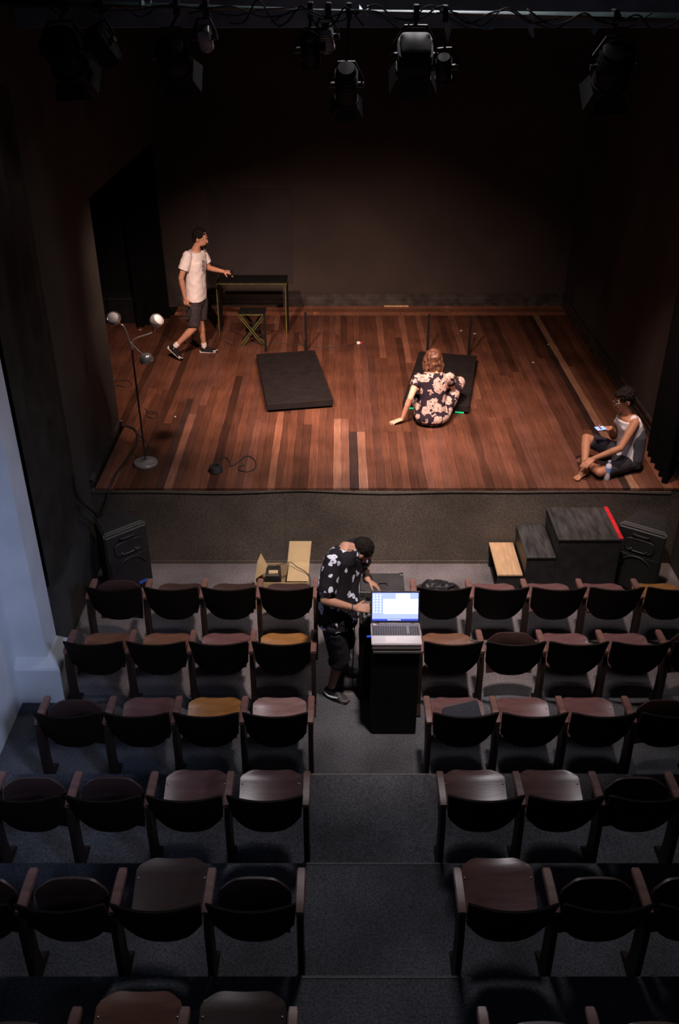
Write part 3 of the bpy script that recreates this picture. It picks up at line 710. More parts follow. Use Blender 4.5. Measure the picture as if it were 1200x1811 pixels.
MB().box((0.19, 5.88, 0.831), (0.47, 6.1, 0.885)).build('body', mat('mixer_grey', (0.09, 0.09, 0.1), 0.5, var=0.2), t, 0, 0.006)
for i in range(5):
    for j in range(3): MB().lathe((0.22 + i * 0.05, 5.915 + j * 0.055, 0.885), [(0.011, 0), (0.009, 0.016), (0, 0.016)], n=10).build('knob', M_black, t, 40)
cable('mixer_lead', 'thin dark lead dropping from the equipment case to the floor', [(0.168, 6.0, 0.84), (0.13, 6.02, 0.7), (0.12, 6.1, 0.35), (0.115, 6.05, 0.05), (0.14, 5.95, 0.008), (0.19, 5.84, 0.008), (0.24, 5.8, 0.008)], 0.005)
lz = 0.911; hx = 0.195; lc = 0.443
t = thing('laptop', 'open grey laptop with a bright screen on the pedestal', 'laptop', (lc, 5.6, lz))
yb0, yb1 = 5.475, 5.745
dk = MB().box((lc - hx, yb0, lz), (lc + hx, yb1, lz + 0.022)).build('base', mat('laptop_silver', (0.62, 0.6, 0.62), 0.4, metal=0.3, var=0.03), t, 0, 0.006, 2)
M_key = mat('laptop_keys', (0.035, 0.032, 0.036), 0.5, var=0.2)
kd = MB().box((lc - hx + 0.004, yb0 + 0.105, lz + 0.022), (lc + hx - 0.004, yb1 - 0.012, lz + 0.0235)).build('keyboard_deck', mat('laptop_deck', (0.16, 0.15, 0.16), 0.45, metal=0.3, var=0.1), t, 0)
ks = MB()
for r in range(6):
    for i in range(19):
        if 14 == i and r > 0: continue
        kx, ky = lc - hx + 0.022 + i * 0.0192, yb0 + 0.118 + r * 0.0192
        ks.box((kx - 0.0078, ky - 0.0078, lz + 0.0235), (kx + 0.0078, ky + 0.0078, lz + 0.026))
ks.build('keys', M_key, t, 0)['kind'] = 'stuff'
MB().box((lc - 0.085, yb0 + 0.02, lz + 0.022), (lc + 0.0, yb0 + 0.09, lz + 0.0228)).build('trackpad', mat('trackpad_grey', (0.7, 0.68, 0.7), 0.35, var=0.02), t, 0)
MB().box((lc - hx + 0.018, yb1 - 0.032, lz + 0.0235), (lc - hx + 0.045, yb1 - 0.022, lz + 0.0242)).build('power_button', M_paper, t, 0)
# lid, hinged at the back and leaning away a little
hin = V((lc, yb1 - 0.004, lz + 0.022)); la = math.radians(20)
up_ = V((0, math.sin(la), math.cos(la))); nn = V((0, -math.cos(la), math.sin(la)))       # nn faces the camera
LH = 0.262
def onlid(x0, x1, h0, h1, d0, d1):
    cc = hin + V(((x0 + x1) / 2, 0, 0)) + up_ * ((h0 + h1) / 2) + nn * ((d0 + d1) / 2)
    return MB().obox(cc, V(((x1 - x0) / 2, 0, 0)), up_ * (h1 - h0) / 2, nn * (d1 - d0) / 2)
lid = onlid(-hx, hx, 0.004, LH, -0.012, 0.0).build('lid', mat('laptop_bezel', (0.02, 0.02, 0.03), 0.3, var=0.1), t, 0, 0.003)
def em(name, c, s): return mat(name, c, 0.5, var=0.03, emit=c, es=s)
SCR = 1.15
onlid(-hx + 0.012, hx - 0.012, 0.024, LH - 0.014, 0.0, 0.0015).build('screen', em('screen_blue', (0.33, 0.44, 0.95), SCR * 0.9), lid, 0)
onlid(-hx + 0.012, hx - 0.012, 0.018, 0.034, 0.0014, 0.002).build('taskbar', em('screen_taskbar', (0.05, 0.09, 0.6), SCR * 0.7), lid, 0)
onlid(-0.095, hx - 0.014, 0.075, 0.196, 0.0015, 0.0025).build('screen_window', em('screen_white', (0.92, 0.96, 1.0), SCR * 1.3), lid, 0)
onlid(0.005, 0.115, 0.196, 0.24, 0.0015, 0.0025).build('screen_window', em('screen_white', (0.92, 0.96, 1.0), SCR), lid, 0)
ic = MB()
for i in range(3):
    for j in range(7):
        q = onlid(-hx + 0.02 + i * 0.025, -hx + 0.032 + i * 0.025, 0.222 - j * 0.023, 0.234 - j * 0.023, 0.0015, 0.002); ic.add(q.v, q.f)
for i in range(9):
    q = onlid(-0.06 + i * 0.012, -0.053 + i * 0.012, 0.022, 0.03, 0.002, 0.0025); ic.add(q.v, q.f)
ic.build('screen_icons', em('screen_icon', (0.75, 0.85, 1.0), SCR), lid, 0)['kind'] = 'stuff'
for sgn in (-1, 1): MB().tube([hin + V((sgn * 0.14 - 0.018, 0, 0)), hin + V((sgn * 0.14 + 0.018, 0, 0))], 0.007).build('hinge', M_key, t)
MB().box((lc - hx - 0.035, yb0 + 0.1, lz + 0.004), (lc - hx, yb0 + 0.118, lz + 0.012)).build('usb_stick', mat('blue_plastic', (0.02, 0.07, 0.6), 0.4, var=0.1, emit=(0.02, 0.08, 0.9), es=0.15), t, 0)

# ================================================================== THEATRE SEATS
PITCHX = 0.505; HP = PITCHX / 2
def wood(name, c, rough, var=0.22, spec=0.5): return mat(name, c, rough, var=var, scale=3.2, bump=0.03, stretch=(1.5, 8, 8), coat=0.0, spec=spec)
M_backw = wood('dark_back_veneer', (0.011, 0.007, 0.0055), 0.6, spec=0.12)
M_arm = wood('armrest_wood', (0.2, 0.105, 0.09), 0.36)
M_frame = wood('dark_frame_wood', (0.024, 0.014, 0.011), 0.55, spec=0.25)
SEATW = {'maroon': wood('maroon_seat_veneer', (0.15, 0.075, 0.074), 0.29), 'brown': wood('brown_seat_veneer', (0.17, 0.082, 0.052), 0.32),
         'orange': wood('orange_seat_veneer', (0.30, 0.14, 0.045), 0.3), 'dark': wood('dark_and_shade_seat_veneer', (0.05, 0.027, 0.024), 0.42), 'worn': wood('sheen_pale_seat_veneer', (0.26, 0.165, 0.16), 0.24)}  # dark veneer also paints in the shade on maroon folded-up seats
SEATWORD = {'maroon': 'maroon', 'brown': 'brown', 'orange': 'orange brown', 'dark': 'dark brown', 'worn': 'pale sheen-toned'}  # 'worn' is the pale veneer with the light sheen painted in

def sheet(fn, nu, nv, th, nrm):
    """curved plate: fn(u,v) gives the outer surface, nrm(u,v) thickness direction"""
    m = MB(); vs = []
    for o in (0, 1):
        for j in range(nv + 1):
            for i in range(nu + 1):
                u, v = i / nu * 2 - 1, j / nv; vs.append(V(fn(u, v)) + V(nrm) * th * o)
    W = nu + 1; N = W * (nv + 1); fs = []
    for j in range(nv):
        for i in range(nu):
            a = j * W + i; fs.append((a, a + 1, a + W + 1, a + W)); fs.append((N + a, N + a + W, N + a + W + 1, N + a + 1))
    for i in range(nu):
        for a in (i, nv * W + i): fs.append((a, a + 1, N + a + 1, N + a))
    for j in range(nv):
        for a in (j * W, j * W + nu): fs.append((a, a + W, N + a + W, N + a))
    return m.add(vs, fs)
def back_fn(u, v):
    zt = 0.768 + 0.012 * abs(u) ** 3 - (0.012 * max(0, abs(u) - 0.93) / 0.07)
    zb = 0.378 + 0.13 * abs(u) ** 3.6
    z = zb + (zt - zb) * v
    hw = 0.216 + 0.025 * max(0.0, (z - 0.45)) / 0.33
    y = -0.05 * (1 - u * u) - 0.26 * (z - 0.45) + 0.02
    return (u * hw, y, z)
me_back = sheet(back_fn, 14, 8, 0.014, (0, 1, 0.2)).mesh('backrest')
def seat_fn(u, v):
    au = abs(u)
    yy = 0.02 + 0.415 * v
    hw = 0.195 + 0.018 * v
    if v > 0.80: hw -= 0.055 * ((v - 0.80) / 0.20) ** 2.2
    yy -= 0.025 * max(0, au - 0.6) ** 2 / 0.16 * v
    z = 0.022 * au * au - 0.012 * math.cos((v - 0.5) * 2.6) + 0.02 * v - (0.02 * max(0, v - 0.85) / 0.15)
    return (u * hw, yy, z)
m_ = sheet(seat_fn, 12, 12, 0.018, (0, 0, -1))
me_seat0 = m_.mesh('seat')
HINGE = V((0, 0.035, 0.405))
def seat_mesh(name, ang):
    me = me_seat0.copy(); me.name = name
    if ang > 60: me.transform(Matrix.Translation(V((0, 0.115, 0.41))) @ Matrix.Rotation(math.radians(ang), 4, 'X') @ Matrix.Diagonal(V((0.97, 0.9, 1, 1))) @ Matrix.Translation(V((0, -0.125, 0))))
    else: me.transform(Matrix.Translation(HINGE) @ Matrix.Rotation(math.radians(ang), 4, 'X'))
    return me
prof = [(-0.11, 0), (0.17, 0), (0.17, 0.025), (0.085, 0.075), (0.07, 0.2), (0.075, 0.36), (0.14, 0.5), (0.2, 0.6), (0.0, 0.6), (-0.035, 0.47), (-0.045, 0.3), (-0.055, 0.1), (-0.11, 0.025)]
me_fr = MB().prism([(-0.017, y, z) for y, z in prof], (0.034, 0, 0)).mesh('side_frame')
m_ = MB()
secs = []
for k in range(9):
    y = -0.005 + 0.285 * k / 8; e = 0.004 if k in (0, 8) else 0.0
    z1 = 0.632 + 0.006 * math.sin(k / 8 * math.pi)
    secs.append([V((-0.026 + e, y, 0.6)), V((0.026 - e, y, 0.6)), V((0.0265 - e, y, z1 - 0.008)), V((0.02 - e, y, z1 - e)), V((-0.02 + e, y, z1 - e)), V((-0.0265 + e, y, z1 - 0.008))])
me_arm = m_.rings(secs).mesh('armrest')
def fin(me, m, ang=40):
    me.materials.clear(); me.materials.append(m); me.shade_smooth(); me.set_sharp_from_angle(angle=math.radians(ang)); return me
fin(me_back, M_backw); fin(me_fr, M_frame, 30); fin(me_arm, M_arm)
me_screw = fin(MB().ell((0, 0, 0), (0.0065, 0, 0), (0, 0.0065, 0), (0, 0, 0.004), 8, 5).mesh('screw'), M_chrome, 180)
me_scr2 = None
SEATME = {}
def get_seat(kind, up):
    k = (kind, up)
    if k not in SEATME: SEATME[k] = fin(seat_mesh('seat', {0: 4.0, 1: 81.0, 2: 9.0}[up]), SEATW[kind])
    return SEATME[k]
def child(name, me, parent, loc=(0, 0, 0), rot=(0, 0, 0)):
    o = bpy.data.objects.new(name, me); COL.objects.link(o); o.parent = parent; o.location = loc; o.rotation_euler = rot; return o
ROWY = [6.515, 5.765, 4.95, 4.0, 3.09, 2.17]
ROWZ = [0, 0, 0, 0.2, 0.4, 0.6]
ORD = ['at the aisle', 'second from aisle', 'third from aisle', 'fourth from aisle', 'fifth from aisle']
ROWN = ['front row', 'second row', 'third row', 'fourth row', 'fifth row', 'sixth row']
# (seat colour, 0 down / 1 folded up / 2 half raised), listed from the aisle outwards
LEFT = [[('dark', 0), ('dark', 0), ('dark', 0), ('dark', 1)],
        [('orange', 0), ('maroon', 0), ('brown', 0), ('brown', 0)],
        [('worn', 0), ('orange', 0), ('maroon', 0), ('dark', 1)],  # aisle seat's whitish light sheen is put into its pale veneer
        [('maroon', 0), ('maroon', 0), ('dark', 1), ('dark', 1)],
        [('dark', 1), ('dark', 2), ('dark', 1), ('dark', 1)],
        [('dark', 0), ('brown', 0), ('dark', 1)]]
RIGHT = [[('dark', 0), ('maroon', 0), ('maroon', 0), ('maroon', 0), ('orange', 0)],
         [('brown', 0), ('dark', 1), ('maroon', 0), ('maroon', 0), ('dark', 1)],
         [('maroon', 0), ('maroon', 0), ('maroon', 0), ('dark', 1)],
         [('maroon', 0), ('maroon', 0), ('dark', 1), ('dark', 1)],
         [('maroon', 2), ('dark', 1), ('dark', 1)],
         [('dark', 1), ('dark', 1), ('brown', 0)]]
SEATPOS = {}
def seats(block, rows, x_aisle, sg):
    for r, row in enumerate(rows):
        for k, (kind, up) in enumerate(row):
            cx = x_aisle + sg * (HP + k * PITCHX)
            word = {0: 'seat down', 1: 'shade-toned seat folded up', 2: 'seat half raised'}[up]
            yaw = 0.0
            t = thing('theatre_seat', 'theatre chair, %s, %s, %s from stage, %s block' % (SEATWORD[kind] + ' ' + word, ORD[k], ROWN[r], block), 'theatre seat', (cx, ROWY[r], ROWZ[r]), 'wooden theatre seats')
            child('backrest', me_back, t)
            s = child('seat', get_seat(kind, up), t)
            if up != 1:
                for sx_, yv in ((-0.192, 0.3), (0.192, 0.3)):
                    v = Matrix.Rotation(math.radians({0: 4.0, 2: 9.0}[up]), 4, 'X') @ V((sx_, yv, 0.024)) + HINGE
                    child('screw', me_screw, s, v)
            sides = [-sg] + ([sg] if k == len(row) - 1 else [])
            for q in sides:
                f = child('side_frame', me_fr, t, (q * HP, 0, 0)); child('armrest', me_arm, f)
            SEATPOS[(block, r, k)] = V((cx, ROWY[r], ROWZ[r]))
seats('left', LEFT, -0.215, -1)
seats('right', RIGHT, 0.665, 1)

# bag and laptop sleeve left on seats
p = SEATPOS[('right', 0, 0)]
t = thing('black_bag', 'soft black bag lying on the front row aisle seat, right block', 'bag', p + V((0, 0.25, 0.43)))
bg_ = MB(); c = p + V((0.0, 0.24, 0.51))
bg_.ell(c, (0.17, 0, 0), (0, 0.14, 0.01), (0, 0, 0.082)); bg_.ell(c + V((0.07, -0.04, 0.03)), (0.1, 0.02, 0), (0, 0.1, 0), (0, 0, 0.075)); bg_.ell(c + V((-0.09, 0.03, 0.015)), (0.08, 0, 0), (0, 0.1, 0), (0, 0, 0.07))
bg_.remesh('body', mat('black_nylon', (0.012, 0.012, 0.014), 0.5, var=0.2), t, 0.008, 5, disp=(0.014, 22))
MB().tube(smoothpath([c + V((-0.13, -0.05, 0.07)), c + V((-0.05, -0.1, 0.115)), c + V((0.06, -0.1, 0.12)), c + V((0.14, -0.02, 0.09))], 6), 0.009).build('strap', M_rubber, t)
p = SEATPOS[('right', 2, 0)]
t = thing('laptop_sleeve', 'dark blue laptop sleeve lying on the third row aisle seat, right block', 'laptop sleeve', p + V((0, 0.2, 0.43)))
q = [p + V(v) for v in ((-0.155, 0.05, 0.447), (0.19, 0.02, 0.447), (0.165, 0.395, 0.462), (-0.12, 0.31, 0.458))]
MB().prism(q, (0, 0, 0.03)).build('body', mat('navy_fabric', (0.018, 0.022, 0.035), 0.8, var=0.2, scale=30), t, 40, 0.012, 3)
MB().tube([v + V((0, 0, 0.031)).lerp(V((0, 0, 0.03)), 0) for v in (q[3], q[2])], 0.003).build('zip', M_steel, t)

# ================================================================== PEOPLE
def unit(v): return V(v).normalized()
def ik(a, c, l1, l2, pole):
    """middle joint of a two bone chain a-c bending towards pole"""
    a, c = V(a), V(c); d = c - a; L = min(d.length, (l1 + l2) * 0.999); u = d.normalized()
    x = (l1 * l1 - l2 * l2 + L * L) / (2 * L); h = math.sqrt(max(l1 * l1 - x * x, 0))
    p = V(pole); p = (p - u * p.dot(u)).normalized()
    return a + u * x + p * h
def hand(mb, W, d, n, th, curl=0.35, spread=0.0, k=1.0, thumb=0.6):
    """W wrist, d finger direction, n palm normal, th thumb side"""
    d, n, th = unit(d), V(n), V(th)
    n = (n - d * n.dot(d)).normalized(); th = (th - d * th.dot(d) - n * th.dot(n)).normalized()
    W = V(W); kn = []
    for i in range(4):
        off = (0.030 - 0.0195 * i) * k
        b = W + d * (0.088 - 0.004 * abs(i - 1)) * k + th * off
        mb.cap(W + th * off * 0.6 + d * 0.008, 0.014 * k, b, 0.0115 * k, 10); kn.append(b)
    for i, L in enumerate((0.072, 0.08, 0.074, 0.057)):
        p = kn[i]; r = 0.0092 * k; dd = (d + th * spread * (1.2 - 0.8 * i)).normalized()
        for s, f in enumerate((0.45, 0.32, 0.23)):
            a = curl * (0.7 + 0.5 * s) + 0.05 * i
            dd = (dd * math.cos(a) + n * math.sin(a)).normalized()
            e = p + dd * L * f * k; mb.cap(p, r, e, r * 0.92, 10); p = e; r *= 0.92
    p = W + d * 0.028 * k + th * 0.026 * k
    dd = unit(d * 0.65 + th * thumb + n * 0.35); e = p + dd * 0.042 * k
    mb.cap(W + d * 0.012, 0.016 * k, p, 0.015 * k, 10); mb.cap(p, 0.014 * k, e, 0.0105 * k, 10)
    dd = unit(dd + d * 0.3 + n * 0.3 * (0.5 + curl)); mb.cap(e, 0.0105 * k, e + dd * 0.032 * k, 0.009 * k, 10)
def head_geo(mb, c, f, u, k=1.0):
    c, f = V(c), unit(f); u = V(u); u = (u - f * u.dot(f)).normalized(); s = u.cross(f)
    mb.ell(c + u * 0.022 * k - f * 0.012 * k, s * 0.075 * k, f * 0.094 * k, u * 0.094 * k, 22, 14)
    mb.ell(c - u * 0.04 * k + f * 0.026 * k, s * 0.056 * k, f * 0.062 * k, u * 0.075 * k, 20, 12)
    mb.ell(c - u * 0.098 * k + f * 0.064 * k, s * 0.024 * k, f * 0.02 * k, u * 0.018 * k)
    mb.cap(c + f * 0.086 * k + u * 0.018 * k, 0.008 * k, c + f * 0.104 * k - u * 0.02 * k, 0.0125 * k)
    mb.cap(c + f * 0.08 * k + u * 0.03 * k - s * 0.035 * k, 0.01 * k, c + f * 0.08 * k + u * 0.03 * k + s * 0.035 * k, 0.01 * k)
    mb.cap(c + f * 0.083 * k - u * 0.05 * k - s * 0.016 * k, 0.009 * k, c + f * 0.083 * k - u * 0.05 * k + s * 0.016 * k, 0.009 * k)
    for q in (-1, 1): mb.ell(c + s * q * 0.076 * k - f * 0.01 * k - u * 0.012 * k, s * 0.009 * k, f * 0.018 * k, u * 0.031 * k, 10, 8)
    return c, f, u, s
def face_bits(t, c, f, u, s, k=1.0, brow=(0.02, 0.012, 0.01), body=None):
    for q in (-1, 1):
        e = MB().ell(c + f * 0.079 * k + s * q * 0.031 * k + u * 0.008 * k, s * 0.0135 * k, f * 0.009 * k, u * 0.008 * k, 12, 8).build('eye', mat('eye_white', (0.7, 0.68, 0.65), 0.3, var=0.02), body or t, 180)
        MB().ell(c + f * 0.087 * k + s * q * 0.031 * k + u * 0.008 * k, s * 0.0055 * k, f * 0.003 * k, u * 0.0058 * k, 10, 6).build('iris', mat('iris_brown', (0.03, 0.015, 0.01), 0.2, var=0.1), body or t, 180)
        MB().cap(c + f * 0.089 * k + s * q * 0.016 * k + u * 0.034 * k, 0.004 * k, c + f * 0.083 * k + s * q * 0.046 * k + u * 0.034 * k, 0.003 * k).build('eyebrow', mat('dark_hair', brow, 0.6, var=0.2), body or t, 180)
    MB().cap(c + f * 0.0925 * k - u * 0.049 * k - s * 0.017 * k, 0.0035 * k, c + f * 0.0925 * k - u * 0.049 * k + s * 0.017 * k, 0.0035 * k).build('mouth', mat('lips', (0.28, 0.1, 0.08), 0.5, var=0.1), body or t, 180)
def arm(mb, sh, el, wr, k=1.0, g=0.0):
    m = V(el).lerp(V(wr), 0.3)
    mb.chain([(sh, 0.052 * k + g), (V(sh).lerp(V(el), 0.45), 0.046 * k + g), (el, 0.037 * k + g), (m, 0.039 * k + g), (wr, 0.0255 * k + g)])
def leg(mb, hp, kn, an, k=1.0, g=0.0):
    hp, kn, an = V(hp), V(kn), V(an)
    mb.chain([(hp, 0.088 * k + g), (hp.lerp(kn, 0.5), 0.072 * k + g), (kn, 0.053 * k + g), (kn.lerp(an, 0.3), 0.054 * k + g), (kn.lerp(an, 0.7), 0.038 * k + g), (an, 0.034 * k + g)], 14)
def foot(mb, an, d, up=(0, 0, 1), k=1.0, g=0.0, toes=False):
    an, d = V(an), unit(d); up = V(up); up = (up - d * up.dot(d)).normalized(); s = d.cross(up)
    heel = an - up * 0.045 * k - d * 0.035 * k; ball = an - up * 0.058 * k + d * 0.12 * k; toe = an - up * 0.062 * k + d * 0.17 * k
    mb.cap(an, 0.034 * k + g, heel, 0.031 * k + g); mb.cap(an, 0.032 * k + g, ball, 0.02 * k + g)
    for q in (-1, 0, 1): mb.cap(heel + s * q * 0.008 * k, 0.026 * k + g, ball + s * q * 0.022 * k, 0.02 * k + g)
    if toes:
        for i in range(5): mb.cap(ball + s * (-0.036 + 0.018 * i) * k, 0.013 * k, toe + s * (-0.042 + 0.0195 * i) * k - d * 0.008 * abs(i - 1), (0.0115 if i == 0 else 0.0085) * k)
    else:
        for q in (-1, 0, 1): mb.cap(ball + s * q * 0.02 * k, 0.02 * k + g, toe + s * q * 0.014 * k, 0.016 * k + g)
def torso(mb, pel, neck, sideP, sideS, front, k=1.0, g=0.0, lo=-0.1, hi=1.0, bend=V((0, 0, 0)), belly=0.0):
    """loft from below the pelvis to the neck base; bend bows the spine"""
    pel, neck = V(pel), V(neck); ax = neck - pel
    secs = []
    tab = [(-0.20, 0.115, 0.085), (-0.1, 0.155, 0.112), (0.02, 0.163, 0.118), (0.2, 0.15, 0.108), (0.4, 0.138, 0.1), (0.6, 0.152, 0.108), (0.78, 0.162, 0.11), (0.9, 0.15, 0.095), (0.97, 0.11, 0.075), (1.03, 0.06, 0.055)]
    for (q, a, b) in tab:
        if q < lo - 1e-6 or q > hi + 1e-6: continue
        s = V(sideP).lerp(V(sideS), min(max(q, 0), 1)); s = (s - ax * s.dot(ax) / ax.length_squared).normalized()
        f = V(front); f = (f - ax * f.dot(ax) / ax.length_squared); f = (f - s * f.dot(s)).normalized()
        c = pel + ax * q + bend * math.sin(min(max(q, 0), 1) * math.pi)
        bb = belly * math.exp(-((q - 0.25) / 0.25) ** 2)
        secs.append((c + f * bb * 0.5, s * (a * k + g), f * (b * k + g + bb)))
    mb.loft(secs, 24, 2.3)
SKIN = lambda n, c: mat(n, c, 0.55, var=0.07, scale=14, spec=0.35)

# ---------------- A: man walking across the stage
Y0 = 11.62
base = P(350, 628, z=ST)
t = thing('person', 'person in white t-shirt and dark shorts walking towards the desk', 'person', (base.x, Y0, ST))
pel = P(346, 526, Y=Y0); neck = P(346, 441, Y=Y0 - 0.02)
shR = P(331, 453, Y=Y0 - 0.17); shL = P(358, 448, Y=Y0 + 0.13)
elR = P(320, 492, Y=Y0 - 0.22); wrR = P(327, 527, Y=Y0 - 0.2)
elL = P(369, 474, Y=Y0 + 0.16); wrL = P(394, 480, Y=Y0 + 0.08)
front = V((0.88, -0.45, 0)); sideS = (shL - shR); sideP = V((0.3, 0.92, 0))
hpR = pel + V((-0.02, -0.085, -0.06)); hpL = pel + V((0.05, 0.085, -0.06))
anR = P(309, 613, Y=11.5); knR = P(342, 580, Y=11.52)
anL = P(361, 613, Y=11.8); knL = P(354, 569, Y=11.72)
hc = P(354, 421, Y=Y0 - 0.03)
M_skA = SKIN('skin_tan', (0.5, 0.26, 0.17))
b = MB()
torso(b, pel, neck, sideP, sideS, front, 0.92)
b.cap(neck, 0.056, hc - V((0.01, 0, 0.05)), 0.05)
hf = head_geo(b, hc, (0.93, -0.2, -0.3), (0.25, -0.05, 0.95), 0.97)
arm(b, shR, elR, wrR, 0.95); arm(b, shL, elL, wrL, 0.95)
hand(b, wrR, unit((0.15, 0.0, -1)), (0.3, 0.9, 0.1), (1, 0.1, 0), 0.75, 0.0, 0.98)
hand(b, wrL, unit((0.95, -0.12, -0.08)), (0.1, 0.2, -1), (0, -1, -0.1), 0.6, 0.05, 0.98, 0.9)
leg(b, hpR, knR, anR, 0.92); leg(b, hpL, knL, anL, 0.92)
fdR = unit(P(319, 640, Y=11.45) - P(294, 618, Y=11.5)); fdL = unit(V((1, -0.03, 0.02)))
upR = unit((0.75, 0.0, 0.55))
foot(b, anR + V((0, 0, 0)), fdR, upR, 0.93); foot(b, anL, fdL, (0, 0, 1), 0.93)
body = b.remesh('body', M_skA, t, 0.0065, 3)
face_bits(t, *hf, 0.97, body=body)
hr = MB(); c, f, u, s = hf
hr.ell(c + u * 0.036 - f * 0.024, s * 0.082, f * 0.092, u * 0.092, 22, 14); hr.ell(c - f * 0.055 - u * 0.005, s * 0.068, f * 0.05, u * 0.075)
hr.remesh('hair', mat('black_hair', (0.008, 0.006, 0.0055), 0.8, var=0.3, scale=60, spec=0.15), t, 0.007, 3, disp=(0.008, 60))
bd = MB(); bd.ell(c - u * 0.088 + f * 0.048, s * 0.046, f * 0.048, u * 0.034); bd.remesh('beard', MATS['black_hair'], t, 0.006, 2, disp=(0.004, 90))
M_tee = mat('white_cotton', (0.78, 0.74, 0.73), 0.9, var=0.06, scale=9, spec=0.15, bump=0.25, bscale=14)
ts = MB()
torso(ts, pel, neck, sideP, sideS, front, 0.92, 0.018, 0.02, 0.98)
ax = neck - pel
sx_ = unit(sideP); ff = unit(front)
ts.loft([(pel - ax * 0.03, sx_ * 0.185, ff * 0.135), (pel + ax * 0.25, sx_ * 0.172, ff * 0.13), (pel + ax * 0.5, sx_ * 0.164, ff * 0.124), (pel + ax * 0.78, sx_ * 0.16, ff * 0.12)], 24, 2.3)
for sh, el in ((shR, elR), (shL, elL)):
    ts.cap(sh, 0.064, sh.lerp(el, 0.3), 0.064); ts.frus(sh.lerp(el, 0.1), 0.064, sh.lerp(el, 0.62), 0.07)
ts.remesh('t_shirt', M_tee, t, 0.0065, 4, disp=(0.006, 16))
pr = MB()
M_ink = mat('grey_print', (0.3, 0.28, 0.28), 0.9, var=0.3, scale=60)
ch = pel + ax * 0.72; fdir = unit(front)
sd = unit(sideS)
for k in range(9):
    z0 = 0.05 - 0.018 * k; o = ch + fdir * (0.128 if k < 5 else 0.124) + V((0, 0, z0)) - sd * 0.02
    w_ = 0.025 + 0.012 * math.sin(k * 2.2)
    pr.obox(o + sd * 0.006 * math.sin(k * 1.7), sd * w_, fdir * 0.006, V((0, 0, 0.0035)))
pr.build('shirt_print', M_ink, t, 0)
sr = MB()
torso(sr, pel, neck, sideP, sideS, front, 0.92, 0.012, -0.2, 0.12)
for hp, kn, e in ((hpR, knR, 0.9), (hpL, knL, 0.84)):
    sr.cap(hp, 0.098, hp.lerp(kn, 0.4), 0.09); sr.frus(hp.lerp(kn, 0.1), 0.1, hp.lerp(kn, e), 0.086)
sr.remesh('shorts', mat('charcoal_shorts', (0.035, 0.028, 0.032), 0.85, var=0.2, scale=14), t, 0.0065, 4, disp=(0.005, 18))
M_sock = mat('white_sock', (0.75, 0.7, 0.68), 0.9, var=0.05)
M_shoe = mat('black_canvas_shoe', (0.012, 0.01, 0.012), 0.85, var=0.25, spec=0.15)
M_sole = mat('white_rubber_sole', (0.72, 0.66, 0.64), 0.6, var=0.08)
def shoe(t, an, d, up, k, Ms, Mo, sock=None, shin=None):
    an, d = V(an), unit(d); up = V(up); up = (up - d * up.dot(d)).normalized(); s = d.cross(up)
    sh_ = MB(); foot(sh_, an - up * 0.006, d, up, k, 0.008)
    so_ = sh_.remesh('shoe', Ms, t, 0.006, 3)
    z = an - up * 0.085 * k
    out = [(-0.075, 0.022), (-0.06, 0.034), (0.0, 0.036), (0.06, 0.042), (0.12, 0.046), (0.165, 0.038), (0.19, 0.02)]
    poly = [z + d * a * k + s * w_ * k for a, w_ in out] + [z + d * a * k - s * w_ * k for a, w_ in reversed(out)]
    MB().prism(poly, up * 0.034).build('sole', Mo, so_, 30, 0.003)
    if sock: MB().cap(an - up * 0.01, 0.041 * k, an + (V(shin) - an).normalized() * 0.05, 0.041 * k, 14).remesh('sock', sock, t, 0.006, 1)
    return so_
shoe(t, anR, fdR, upR, 0.93, M_shoe, M_sole, M_sock, knR); shoe(t, anL, fdL, (0, 0, 1), 0.93, M_shoe, M_sole, M_sock, knL)
# things in his hands
hcn = wrL + V((0.115, -0.03, -0.015))
single('hand_remote', MB().obox(hcn, V((0.014, 0.006, 0)), V((-0.01, 0.03, 0)), V((0.004, 0, 0.02))), M_black, 'small black gadget in the walking man\'s outstretched hand', 'gadget', smooth=0)
hh = wrR + V((0.01, -0.005, -0.1))
cable('hand_strap', 'black looped strap hanging from the walking man\'s lower hand', [hh + V((0.03, 0, 0.0)), hh + V((-0.01, -0.02, -0.05)), hh + V((-0.08, -0.02, -0.13)), hh + V((-0.1, -0.01, -0.17)), hh + V((-0.03, -0.01, -0.165)), hh + V((0.02, -0.01, -0.16)), hh + V((0.05, 0, -0.06)), hh + V((0.035, 0, 0.0))], 0.007, cat='strap')

# ---------------- B: woman sitting on the boards, back to the audience
M_skB = SKIN('skin_fair', (0.68, 0.38, 0.27))
M_flB = flower_mat('pink_flower_print', (0.018, 0.012, 0.02), (0.52, 0.36, 0.32), 11.0, 0.66, line=0.03, warp=0.22)
pel = P(763, 736, Y=9.47); base = V((pel.x, 9.47, ST)); pel.z = ST + 0.115
t = thing('person', 'person in flower printed clothes sitting with back to the audience', 'person', base)
neck = P(767, 656, Y=9.60); hc = P(766, 636, Y=9.64)
shL = P(739, 668, Y=9.56); shR = P(794, 667, Y=9.58)
wrL = P(711, 741, z=ST + 0.06); elL = P(725, 704, Y=9.42)
front = V((0.1, 1, 0)); side = unit(shL - shR)
knR = P(812, 676, Y=9.83); hpR = pel + V((0.115, 0.03, 0.0)); hpL = pel + V((-0.1, 0.04, 0.0))
anR = V((knR.x - 0.06, knR.y + 0.28, ST + 0.115 + 0.085))
knL = V((pel.x - 0.16, pel.y + 0.40, ST + 0.27)); anL = V((pel.x + 0.12, pel.y + 0.52, ST + 0.115 + 0.07))
wrR = knR + V((-0.06, 0.12, 0.02)); elR = ik(shR, wrR, 0.27, 0.24, (0.2, -0.2, -1))
b = MB()
torso(b, pel, neck, -side, -side, front, 0.95)
